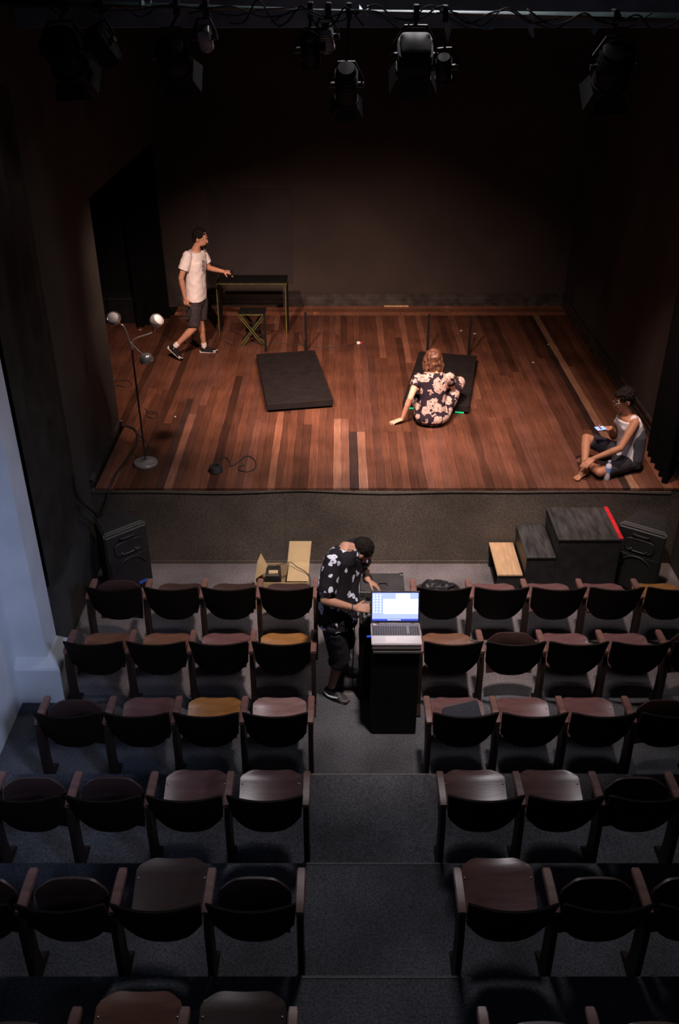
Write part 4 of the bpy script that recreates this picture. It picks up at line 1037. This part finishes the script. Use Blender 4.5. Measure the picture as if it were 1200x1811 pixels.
b.cap(neck, 0.05, hc - V((0, 0.0, 0.04)), 0.046)
hf = head_geo(b, hc, (0.05, 0.85, -0.5), (0, 0.5, 0.86), 0.95)
arm(b, shL, elL, wrL, 0.92); arm(b, shR, elR, wrR, 0.92)
hand(b, wrL, unit(P(688, 749, z=ST + 0.016) - wrL), (0, 0, -1), (0.3, 1, 0), 0.02, 0.12, 0.95)
hand(b, wrR, (-0.3, 0.9, -0.4), (0, -0.4, -1), (-1, 0, 0), 0.4, 0.05, 0.92)
leg(b, hpL, knL, anL, 0.95); leg(b, hpR, knR, anR, 0.95)
foot(b, anR, (0.05, 1, -0.02), (0, 0, 1), 0.9, toes=True); foot(b, anL, (0.9, 0.4, 0), (0, 0, 1), 0.9, toes=True)
body = b.remesh('body', M_skB, t, 0.0065, 3)
face_bits(t, *hf, 0.95, body=body)
tp = MB()
torso(tp, pel, neck, -side, -side, front, 0.95, 0.014, -0.2, 0.98, belly=0.01)
for sh, el, e in ((shL, elL, 0.42), (shR, elR, 0.4)):
    tp.cap(sh, 0.062, sh.lerp(el, 0.2), 0.062); tp.frus(sh, 0.062, sh.lerp(el, e), 0.065)
tp.remesh('blouse', M_flB, t, 0.0065, 4, disp=(0.005, 14))
tr = MB()
tr.ell(pel + V((0, 0, -0.005)), V((0.2, 0, 0)), V((0, 0.15, 0)), V((0, 0, 0.112)))
for hp, kn, an in ((hpL, knL, anL), (hpR, knR, anR)): leg(tr, hp, kn, kn.lerp(an, 0.72), 1.0, 0.016)
tr.remesh('trousers', M_flB, t, 0.0065, 4, disp=(0.004, 16))
hr = MB(); c, f, u, s = hf
hr.ell(c + u * 0.03 - f * 0.028, s * 0.088, f * 0.092, u * 0.094, 22, 14)
rr = random.Random(4)
for k in range(60):
    a = rr.uniform(-1.5, 1.5); r0 = 0.086
    top = c + u * rr.uniform(0.0, 0.09) + (s * math.sin(a) - f * math.cos(a)) * r0 * rr.uniform(0.75, 0.98)
    low = c - V((0, 0.02, rr.uniform(0.10, 0.165))) + (s * math.sin(a) * 1.0 - f * math.cos(a) * 0.8) * r0 * rr.uniform(0.8, 1.12)
    mid = top.lerp(low, 0.5) + (s * math.sin(a) - f * math.cos(a)) * rr.uniform(0.005, 0.03) + s * rr.uniform(-0.015, 0.015)
    hr.chain([(top, 0.014), (mid, 0.015), (low + s * rr.uniform(-0.02, 0.02), 0.009)], 8)
hr.remesh('hair', mat('auburn_hair', (0.1, 0.042, 0.022), 0.5, var=0.6, scale=30, stretch=(1.5, 1.5, 0.5)), t, 0.0055, 2, disp=(0.009, 26))

# ---------------- C: man sitting cross legged at the right edge with a phone
M_skC = SKIN('skin_brown', (0.40, 0.19, 0.11))
pel = V((3.0, 8.42, ST + 0.115)); base = V((3.0, 8.42, ST))
t = thing('person', 'person in white tank top sitting cross legged with a phone', 'person', base)
neck = P(1108, 731, Y=8.46); hc = P(1103, 707, Y=8.44)
shL = P(1122, 749, Y=8.30); shR = P(1101, 731, Y=8.60)
wrL = P(1049, 811, Y=8.18); elL = P(1096, 793, Y=8.16)
wrR = P(1079, 757, Y=8.44); elR = ik(shR, wrR, 0.27, 0.25, (0.3, 0.6, -1))
front = V((-1, -0.12, 0)); side = unit(shL - shR)
hpL = pel + V((-0.03, -0.1, -0.01)); hpR = pel + V((-0.04, 0.1, 0.0))
knR = P(1036, 775, Y=8.56); anR = V((2.52, 8.23, ST + 0.075))
knL = V((2.66, 8.15, ST + 0.085)); anL = V((2.58, 8.44, ST + 0.06))
b = MB()
torso(b, pel, neck, side, side, front, 0.98, bend=V((0.04, 0, 0)))
b.cap(neck, 0.055, hc - V((-0.012, 0, 0.05)), 0.05)
hf = head_geo(b, hc, (-0.9, -0.18, -0.32), (-0.3, -0.05, 0.94), 0.97)
arm(b, shL, elL, wrL, 0.97); arm(b, shR, elR, wrR, 0.97)
hand(b, wrL, unit(P(1026, 828, Y=8.12) - wrL), (0.1, 0.3, -1), (-0.2, 1, 0.2), 0.22, 0.1)
hand(b, wrR, unit((-0.95, -0.25, 0.0)), (-0.1, -0.15, 1), (0.1, -1, 0.1), 0.45, 0.05, 1.0, 0.8)
leg(b, hpL, knL, anL, 0.95); leg(b, hpR, knR, anR, 0.95)
foot(b, anR, (-0.75, -0.6, -0.05), (0.1, 0.3, 0.9), 0.92, toes=True); foot(b, anL, (-0.35, 0.9, 0), (-0.5, -0.3, 0.8), 0.92, toes=True)
body = b.remesh('body', M_skC, t, 0.0065, 3)
face_bits(t, *hf, 0.97, body=body)
hr = MB(); c, f, u, s = hf
hr.ell(c + u * 0.04 - f * 0.026, s * 0.086, f * 0.098, u * 0.092, 22, 14); hr.ell(c - f * 0.06 - u * 0.01, s * 0.072, f * 0.055, u * 0.075); hr.ell(c + f * 0.04 + u * 0.085, s * 0.06, f * 0.045, u * 0.03)
hr.remesh('hair', mat('black_hair', (0.012, 0.009, 0.008)), t, 0.007, 2, disp=(0.012, 45))
tk = MB()
torso(tk, pel, neck, side, side, front, 0.98, 0.014, -0.1, 0.9, bend=V((0.04, 0, 0)))
for sh in (shL, shR):
    i_ = sh.lerp(neck, 0.38); tk.cap(i_ + V((0.02, 0, 0.012)), 0.036, i_ + V((-0.045, 0, -0.09)), 0.05); tk.cap(i_ + V((0.02, 0, 0.012)), 0.036, i_ + V((0.06, 0, -0.1)), 0.05)
tk_o = tk.remesh('tank_top', mat('white_jersey', (0.72, 0.7, 0.74), 0.9, var=0.05, bump=0.2, bscale=14), t, 0.0065, 4, disp=(0.004, 16))
bp_ = MB(); axs = neck - pel
sdx = unit(side)
bp_.loft([(pel + axs * q + V((0.04, 0, 0)) * math.sin(max(q, 0) * math.pi) + V((0.035, 0, 0)), sdx * (0.168 * w_), V((0.098, 0, 0))) for q, w_ in ((-0.14, 0.95), (0.05, 1.08), (0.3, 1.02), (0.55, 1.02), (0.72, 0.85))], 20, 2.6)
bp_.remesh('back_overlay', mat('blue_grey_overlay', (0.05, 0.055, 0.075), 0.9, var=0.15), tk_o, 0.0065, 4)  # blue-grey layer over the back of the tank top
sr = MB()
sr.ell(pel + V((0, 0, -0.015)), V((0.15, 0, 0)), V((0, 0.19, 0)), V((0, 0, 0.098)))
for hp, kn, e in ((hpL, knL, 0.82), (hpR, knR, 0.86)):
    sr.cap(hp, 0.098, hp.lerp(kn, 0.4), 0.088); sr.frus(hp, 0.1, hp.lerp(kn, e), 0.078)
sr.remesh('shorts', mat('navy_shorts', (0.022, 0.021, 0.03), 0.85, var=0.2), t, 0.0065, 3, disp=(0.004, 18))
g = thing('eyeglasses', 'thin framed glasses on the cross legged man\'s face', 'glasses', c + f * 0.09)
for q in (-1, 1):
    ctr = c + f * 0.101 + s * q * 0.033 + u * 0.006
    MB().tube([ctr + s * math.cos(a) * 0.025 + u * math.sin(a) * 0.02 for a in [i * 2 * math.pi / 20 for i in range(21)]], 0.0024, 6).build('rim', M_steel, g)
    MB().lathe(ctr, [(0, 0), (0.021, 0), (0.021, 0.001), (0, 0.001)], f, 16).build('lens', mat('lens_glass', (0.9, 0.9, 0.9), 0.05, var=0.0, trans=1.0, spec=0.1), g, 40)
    MB().tube([ctr + s * q * 0.024, c + f * 0.0 + s * q * 0.083 + u * 0.008], 0.002, 6).build('temple', M_steel, g)
MB().tube([c + f * 0.104 + s * -0.008 + u * 0.01, c + f * 0.104 + s * 0.008 + u * 0.01], 0.0022, 6).build('bridge', M_steel, g)
ph = P(1061, 758, Y=8.39)
pd = unit(V((-0.85, -0.45, 0.1))); pn = unit(V((0.35, -0.1, 1))); pn = (pn - pd * pn.dot(pd)).normalized(); ps = pd.cross(pn)
t2 = thing('smartphone', 'smartphone with a lit pale blue screen in the seated man\'s hand', 'phone', ph)
MB().obox(ph, pd * 0.068, ps * 0.034, pn * 0.004).build('body', M_black, t2, 0, 0.002)
MB().obox(ph + pn * 0.0045, pd * 0.062, ps * 0.031, pn * 0.0006).build('screen', mat('phone_screen', (0.35, 0.5, 0.9), 0.4, var=0.03, emit=(0.2, 0.42, 1.0), es=0.6), t2, 0)

# ---------------- D: man bending over the laptop in the aisle
M_skD = SKIN('skin_olive', (0.42, 0.23, 0.16))
M_flD = flower_mat('white_flower_print', (0.012, 0.012, 0.016), (0.62, 0.69, 0.86), 12.5, 0.44, warp=0.14, heart=0.09)
pel = P(591, 1085, Y=5.98); base = V((pel.x, 6.02, 0))
t = thing('person', 'person in dark flower print shirt bending over the laptop', 'person', base)
neck = P(616, 966, Y=6.17); hc = P(640, 975, Y=6.22)
shR = P(587, 993, Y=5.97); shL = P(629, 966, Y=6.36)
elR = P(574, 1062, Y=5.80); wrR = P(627, 1076, Y=5.80)
wrL = P(650, 1026, Y=6.2); elL = ik(shL, wrL, 0.28, 0.25, (0.1, 0.8, -0.6))
front = V((0.9, 0.3, -0.3)); side = unit(shL - shR); sideP = V((-0.25, 0.95, 0))
hpR = pel + V((0.0, -0.09, -0.05)); hpL = pel + V((-0.01, 0.1, -0.05))
anR = P(585, 1218, Y=5.93); anR.z = 0.085; anL = P(606, 1184, Y=6.22); anL.z = 0.085
lr = (anR - hpR).length * 0.507; ll = (anL - hpL).length * 0.507; knR = ik(hpR, anR, lr, lr, (1, -0.1, 0)); knL = ik(hpL, anL, ll, ll, (1, 0.1, 0))
b = MB()
bd_ = V((-0.05, 0.0, 0.03))
torso(b, pel, neck, sideP, side, front, 1.0, bend=bd_)
b.cap(neck - V((0.02, 0, 0.02)), 0.058, hc - V((0.04, 0, -0.01)), 0.054)
hf = head_geo(b, hc, (0.72, 0.05, -0.7), (0.68, 0.05, 0.72), 0.98)
arm(b, shR, elR, wrR, 1.05); arm(b, shL, elL, wrL, 1.05)
hand(b, wrR, unit((0.98, 0.05, 0.0)), (0, 0.6, -0.8), (0.1, 0.8, 0.6), 0.25, 0.06)
hand(b, wrL, unit((0.8, -0.35, -0.4)), (-0.2, -0.3, -0.9), (-0.3, -0.9, 0.2), 0.3, 0.06)
leg(b, hpR, knR, anR, 1.0); leg(b, hpL, knL, anL, 1.0)
fR, fL = unit((0.35, -0.75, 0)), unit((1, -0.15, 0))
fR = unit((0.75, -0.55, 0))
foot(b, anR, fR, (0, 0, 1), 0.95); foot(b, anL, fL, (0, 0, 1), 0.95)
body = b.remesh('body', M_skD, t, 0.0065, 3)
face_bits(t, *hf, 0.98, body=body)
hr = MB(); c, f, u, s = hf
hr.ell(c + u * 0.034 - f * 0.02, s * 0.083, f * 0.096, u * 0.09, 22, 14); hr.ell(c - f * 0.055 - u * 0.005, s * 0.068, f * 0.05, u * 0.07)
hr.remesh('hair', MATS['black_hair'], t, 0.007, 3, disp=(0.006, 60))
bd = MB(); bd.ell(c - u * 0.085 + f * 0.045, s * 0.05, f * 0.05, u * 0.036); bd.remesh('beard', MATS['black_hair'], t, 0.006, 2, disp=(0.004, 90))
ts = MB()
torso(ts, pel, neck, sideP, side, front, 1.02, 0.02, -0.1, 0.97, bend=bd_, belly=0.02)
axd = neck - pel
fo = V((0.03, 0, 0))
ts.loft([(pel - axd * 0.1 + fo, unit(sideP) * 0.175, unit((0.95, 0.25, 0)) * 0.17), (pel + axd * 0.15 + fo, unit(sideP) * 0.172, unit((0.95, 0.25, -0.1)) * 0.165), (pel + axd * 0.5 + bd_ * 0.6 + fo, unit(side) * 0.165, unit((0.9, 0.25, -0.2)) * 0.15), (pel + axd * 0.8 + bd_ * 0.3 + fo, unit(side) * 0.16, unit((0.9, 0.25, -0.2)) * 0.125)], 24, 2.3)
for sh in (shR, shL): ts.cap(sh, 0.076, sh.lerp(neck, 0.6) - V((0.04, 0, 0.03)), 0.07)
for sh, el in ((shR, elR), (shL, elL)):
    ts.cap(sh, 0.074, sh.lerp(el, 0.4), 0.074); ts.frus(sh.lerp(el, 0.1), 0.074, sh.lerp(el, 0.8), 0.082)
ts.remesh('shirt', M_flD, t, 0.0065, 4, disp=(0.006, 14))
sr = MB()
torso(sr, pel, neck, sideP, side, front, 1.0, 0.014, -0.2, 0.12)
for hp, kn, an in ((hpR, knR, anR), (hpL, knL, anL)):
    e = kn.lerp(an, 0.18)
    sr.cap(hp, 0.104, hp.lerp(kn, 0.5), 0.096); sr.frus(hp.lerp(kn, 0.1), 0.106, kn, 0.09); sr.frus(kn - (e - kn) * 0.2, 0.09, e, 0.09)
sr.remesh('shorts', mat('dark_denim', (0.016, 0.017, 0.024), 0.85, var=0.2), t, 0.0065, 3, disp=(0.004, 16))
M_shoeD = mat('dark_trainer', (0.03, 0.03, 0.036), 0.6, var=0.2)
M_soleD = mat('grey_sole', (0.2, 0.17, 0.17), 0.7, var=0.1)
s1 = shoe(t, anR, fR, (0, 0, 1), 0.95, M_shoeD, M_soleD); shoe(t, anL, fL, (0, 0, 1), 0.95, M_shoeD, M_soleD)
sd = V((fR.y, -fR.x, 0)); o0 = anR - V((0, 0, 0.035))
crv = smoothpath([o0 - fR * 0.055 + sd * 0.038 + V((0, 0, 0.02)), o0 - fR * 0.02 + sd * 0.046 - V((0, 0, 0.012)), o0 + fR * 0.03 + sd * 0.05 - V((0, 0, 0.014)), o0 + fR * 0.1 + sd * 0.046 + V((0, 0, 0.004))], 6)
MB().tube(crv, [0.003 + 0.005 * math.sin(i / (len(crv) - 1) * math.pi * 0.8) for i in range(len(crv))], 6).build('shoe_mark', mat('pale_mark', (0.55, 0.7, 0.75), 0.5, var=0.05), s1, label='curved pale mark on the side of the shoe')
MB().tube([wrR - V((0.02, 0, 0)) + V((0, math.cos(a) * 0.033, math.sin(a) * 0.033)) for a in [i * 2 * math.pi / 18 for i in range(19)]], 0.006, 6).build('wristband', M_rubber, t)
MB().tube([wrR - V((0.045, 0, 0)) + V((0, math.cos(a) * 0.036, math.sin(a) * 0.036)) for a in [i * 2 * math.pi / 18 for i in range(19)]], 0.006, 6).build('wristband', M_steel, t)
dL = unit(wrL - elL); q1, q2 = perp(dL)
for k in (0.02, 0.04): MB().tube([wrL - dL * k + (q1 * math.cos(a) + q2 * math.sin(a)) * 0.035 for a in [i * 2 * math.pi / 18 for i in range(19)]], 0.007, 6).build('wristband', M_rubber, t)
hp_ = wrL + V((0.16, -0.07, -0.07))

# ================================================================== LIGHTING RIG
# painted beam behind the pipe
struct('trim_2', MB().box((-3.4, 8.0, 5.02), (3.5, 8.12, 5.23)), M_beam, 'dark grey beam across the stage opening', bevel=0.004)
pa, pb = P(-40, 3, Y=7.5), P(1240, 33, Y=7.5)
t = thing('lighting_pipe', 'long dark green pipe carrying the stage lanterns', 'pipe', (0, 7.5, 5.1))
MB().tube([pa, pb], 0.038, 16).build('pipe', M_pipe, t)
M_tape = mat('pale_blue_tape', (0.22, 0.33, 0.38), 0.6, var=0.2, scale=20)
M_tapew = mat('pale_tape', (0.45, 0.42, 0.4), 0.6, var=0.2, scale=20)
def onpipe(px): return pa.lerp(pb, (px + 40) / 1280)
for px in (258, 640): MB().tube([onpipe(px - 8), onpipe(px + 8)], 0.0395, 16).build('tape_band', M_tape, t)
def strip(px, pts, m):
    o = onpipe(px)
    MB().prism([o + V((a, -0.045, b)) for a, b in pts], (0, 0.003, 0)).build('tape_tail', m, t, 0)
strip(785, [(-0.05, 0.02), (0.0, 0.02), (0.045, -0.1), (0.025, -0.19), (-0.0, -0.12), (-0.03, -0.05)], M_tapew)
strip(860, [(-0.04, -0.03), (-0.02, -0.03), (0.0, -0.08), (0.06, -0.075), (0.04, -0.1), (-0.05, -0.1)], M_tape)
strip(935, [(-0.02, 0.01), (0.03, 0.01), (0.025, -0.09), (0.04, -0.14), (0.02, -0.15), (-0.01, -0.1)], M_tapew)
strip(1055, [(0.0, -0.04), (0.03, -0.05), (-0.02, -0.12), (-0.045, -0.1)], M_tape)
rr = random.Random(9)
CABL = [(20, 520, 0.03), (330, 700, 0.05), (480, 830, 0.07), (620, 980, 0.04), (760, 1150, 0.06), (930, 1210, 0.05), (80, 300, 0.06), (400, 640, 0.09)]
for i, (a, b, sg) in enumerate(CABL):
    pts = []; n = 9
    for k in range(n + 1):
        o = onpipe(a + (b - a) * k / n); s = math.sin(k * 2.1 + i)
        pts.append(o + V((rr.uniform(-0.02, 0.02), -0.05 - 0.012 * (i % 3) + 0.006 * s, -sg * (0.5 + 0.9 * s) + rr.uniform(-0.02, 0.03))))
    MB().tube(smoothpath(pts, 6), 0.0055 + 0.002 * (i % 2), 6).build('cable', M_rubber, t)

M_lan = mat('lantern_black', (0.005, 0.005, 0.0055), 0.6, var=0.25, scale=10, spec=0.15)
M_lanA = mat('lantern_alloy', (0.22, 0.2, 0.21), 0.4, metal=0.5, var=0.15, scale=10)
M_rig = mat('rig_black_steel', (0.012, 0.012, 0.013), 0.5, metal=0.4, var=0.2)
M_lens = mat('lantern_lens', (0.5, 0.5, 0.5), 0.08, var=0.0, trans=0.8)
def lantern(label, px, c, aim, R, Ln, mt=None, square=False, barn=True, group='stage lanterns on the pipe'):
    """hook clamp, yoke, ribbed body, lens ring, lens, barn doors"""
    mt = mt or M_lan
    o = onpipe(px); c = V(c); d = unit(V(aim) - c); s = V((1, 0, 0)); s = (s - d * s.dot(d)).normalized(); u = d.cross(s)
    if u.z < 0: u = -u
    t = thing('stage_lantern', label, 'stage light', c, group)
    MB().box(o + V((-0.02, -0.055, -0.06)), o + V((0.02, 0.055, 0.05))).build('clamp', M_rig, t, 0, 0.006)
    yk = c + V((0, 0, R + 0.07))
    MB().tube([o - V((0, 0, 0.05)), yk], 0.011, 8).build('hanger', M_rig, t)
    w_ = R + 0.035
    MB().tube([c - s * w_, c - s * w_ + V((0, 0, R * 0.6)), yk - s * w_ * 0.5, yk, yk + s * w_ * 0.5, c + s * w_ + V((0, 0, R * 0.6)), c + s * w_], 0.010, 6).build('yoke', M_rig, t)
    for q in (-1, 1): MB().lathe(c + s * q * (R - 0.005), [(0.022, 0), (0.022, 0.05), (0.0, 0.052)], s * q, 12).build('knob', M_rubber, t)
    bo = MB(); n = 4 if square else 20; pw = 2.0
    prof = [(-Ln * 0.5, 0.72), (-Ln * 0.46, 0.86), (-Ln * 0.2, 0.98), (Ln * 0.1, 1.0), (Ln * 0.42, 1.0), (Ln * 0.42, 0.95)]
    if square:
        for hgt, kx in prof: pass
        bo.loft([(c + d * hgt, s * R * kx, u * R * kx) for hgt, kx in prof], 24, 7)
    else: bo.loft([(c + d * hgt, s * R * kx, u * R * kx) for hgt, kx in prof], 24)
    body = bo.build('housing', mt, t, 40)
    for k in range(4):
        hgt = -Ln * 0.36 + k * Ln * 0.1
        MB().loft([(c + d * hgt, s * R * 1.03, u * R * 1.03), (c + d * (hgt + Ln * 0.03), s * R * 1.03, u * R * 1.03)], 24, 7 if square else 2).build('cooling_rib', mt, body, 40)
    MB().lathe(c + d * Ln * 0.42, [(R * 0.8, 0), (R * 1.08, 0), (R * 1.08, 0.025), (R * 0.88, 0.025), (R * 0.86, 0.004)], d, 24).build('lens_ring', mt, t, 40)
    MB().lathe(c + d * Ln * 0.42, [(0, 0.0), (R * 0.85, 0.0), (R * 0.7, 0.015), (0, 0.024)], d, 20).build('lens', M_lens, t, 60)
    if barn:
        for (e, f_) in ((u, s), (-u, s), (s, u), (-s, u)):
            b0 = c + d * (Ln * 0.42 + 0.028) + e * R; b1 = b0 + d * R * 0.9 + e * R * 0.42
            MB().prism([b0 - f_ * R * 0.8, b0 + f_ * R * 0.8, b1 + f_ * R * 1.05, b1 - f_ * R * 1.05], e * 0.004).build('barn_door', mt, t, 0)
    return t
lantern('large black lantern at the far left end of the pipe', 112, P(112, 92, Y=7.45), (-1.6, 10.5, 0.9), 0.13, 0.30)
lantern('slim tilted black lantern second from the left end', 178, P(180, 80, Y=7.5), (0.4, 9.6, 0.9), 0.075, 0.26, square=True, barn=False)
lantern('broad black lantern with barn doors over the walking man', 310, P(306, 100, Y=7.42), (-0.9, 11.3, 0.9), 0.115, 0.26)
lantern('small pale alloy lantern beside the broad barn door one', 362, P(362, 66, Y=7.5), (-0.8, 10.2, 1.6), 0.05, 0.16, M_lanA, square=True, barn=False)
lantern('narrow black lantern left of the pipe centre', 546, P(548, 88, Y=7.48), (0, 11.5, 0.9), 0.07, 0.26, barn=False)
lantern('pale alloy lantern beside the central hanging lantern', 578, P(576, 66, Y=7.52), (0.3, 10.2, 1.6), 0.055, 0.18, M_lanA, square=True, barn=False)
lantern('long black lantern hanging lowest at the pipe centre', 614, P(612, 150, Y=7.48), (0.1, 10.9, 0.92), 0.085, 0.34)
lantern('square black lantern right of the pipe centre', 733, P(733, 98, Y=7.5), (0.55, 10.3, 0.92), 0.125, 0.24, square=True)
lantern('small black lantern with chrome knob under the pale tape', 784, P(784, 120, Y=7.46), (1.2, 10.6, 0.92), 0.06, 0.2, barn=False)
lantern('round black lantern nearest the right end of the pipe', 1085, P(1085, 118, Y=7.46), (2.2, 10.2, 0.92), 0.13, 0.3)
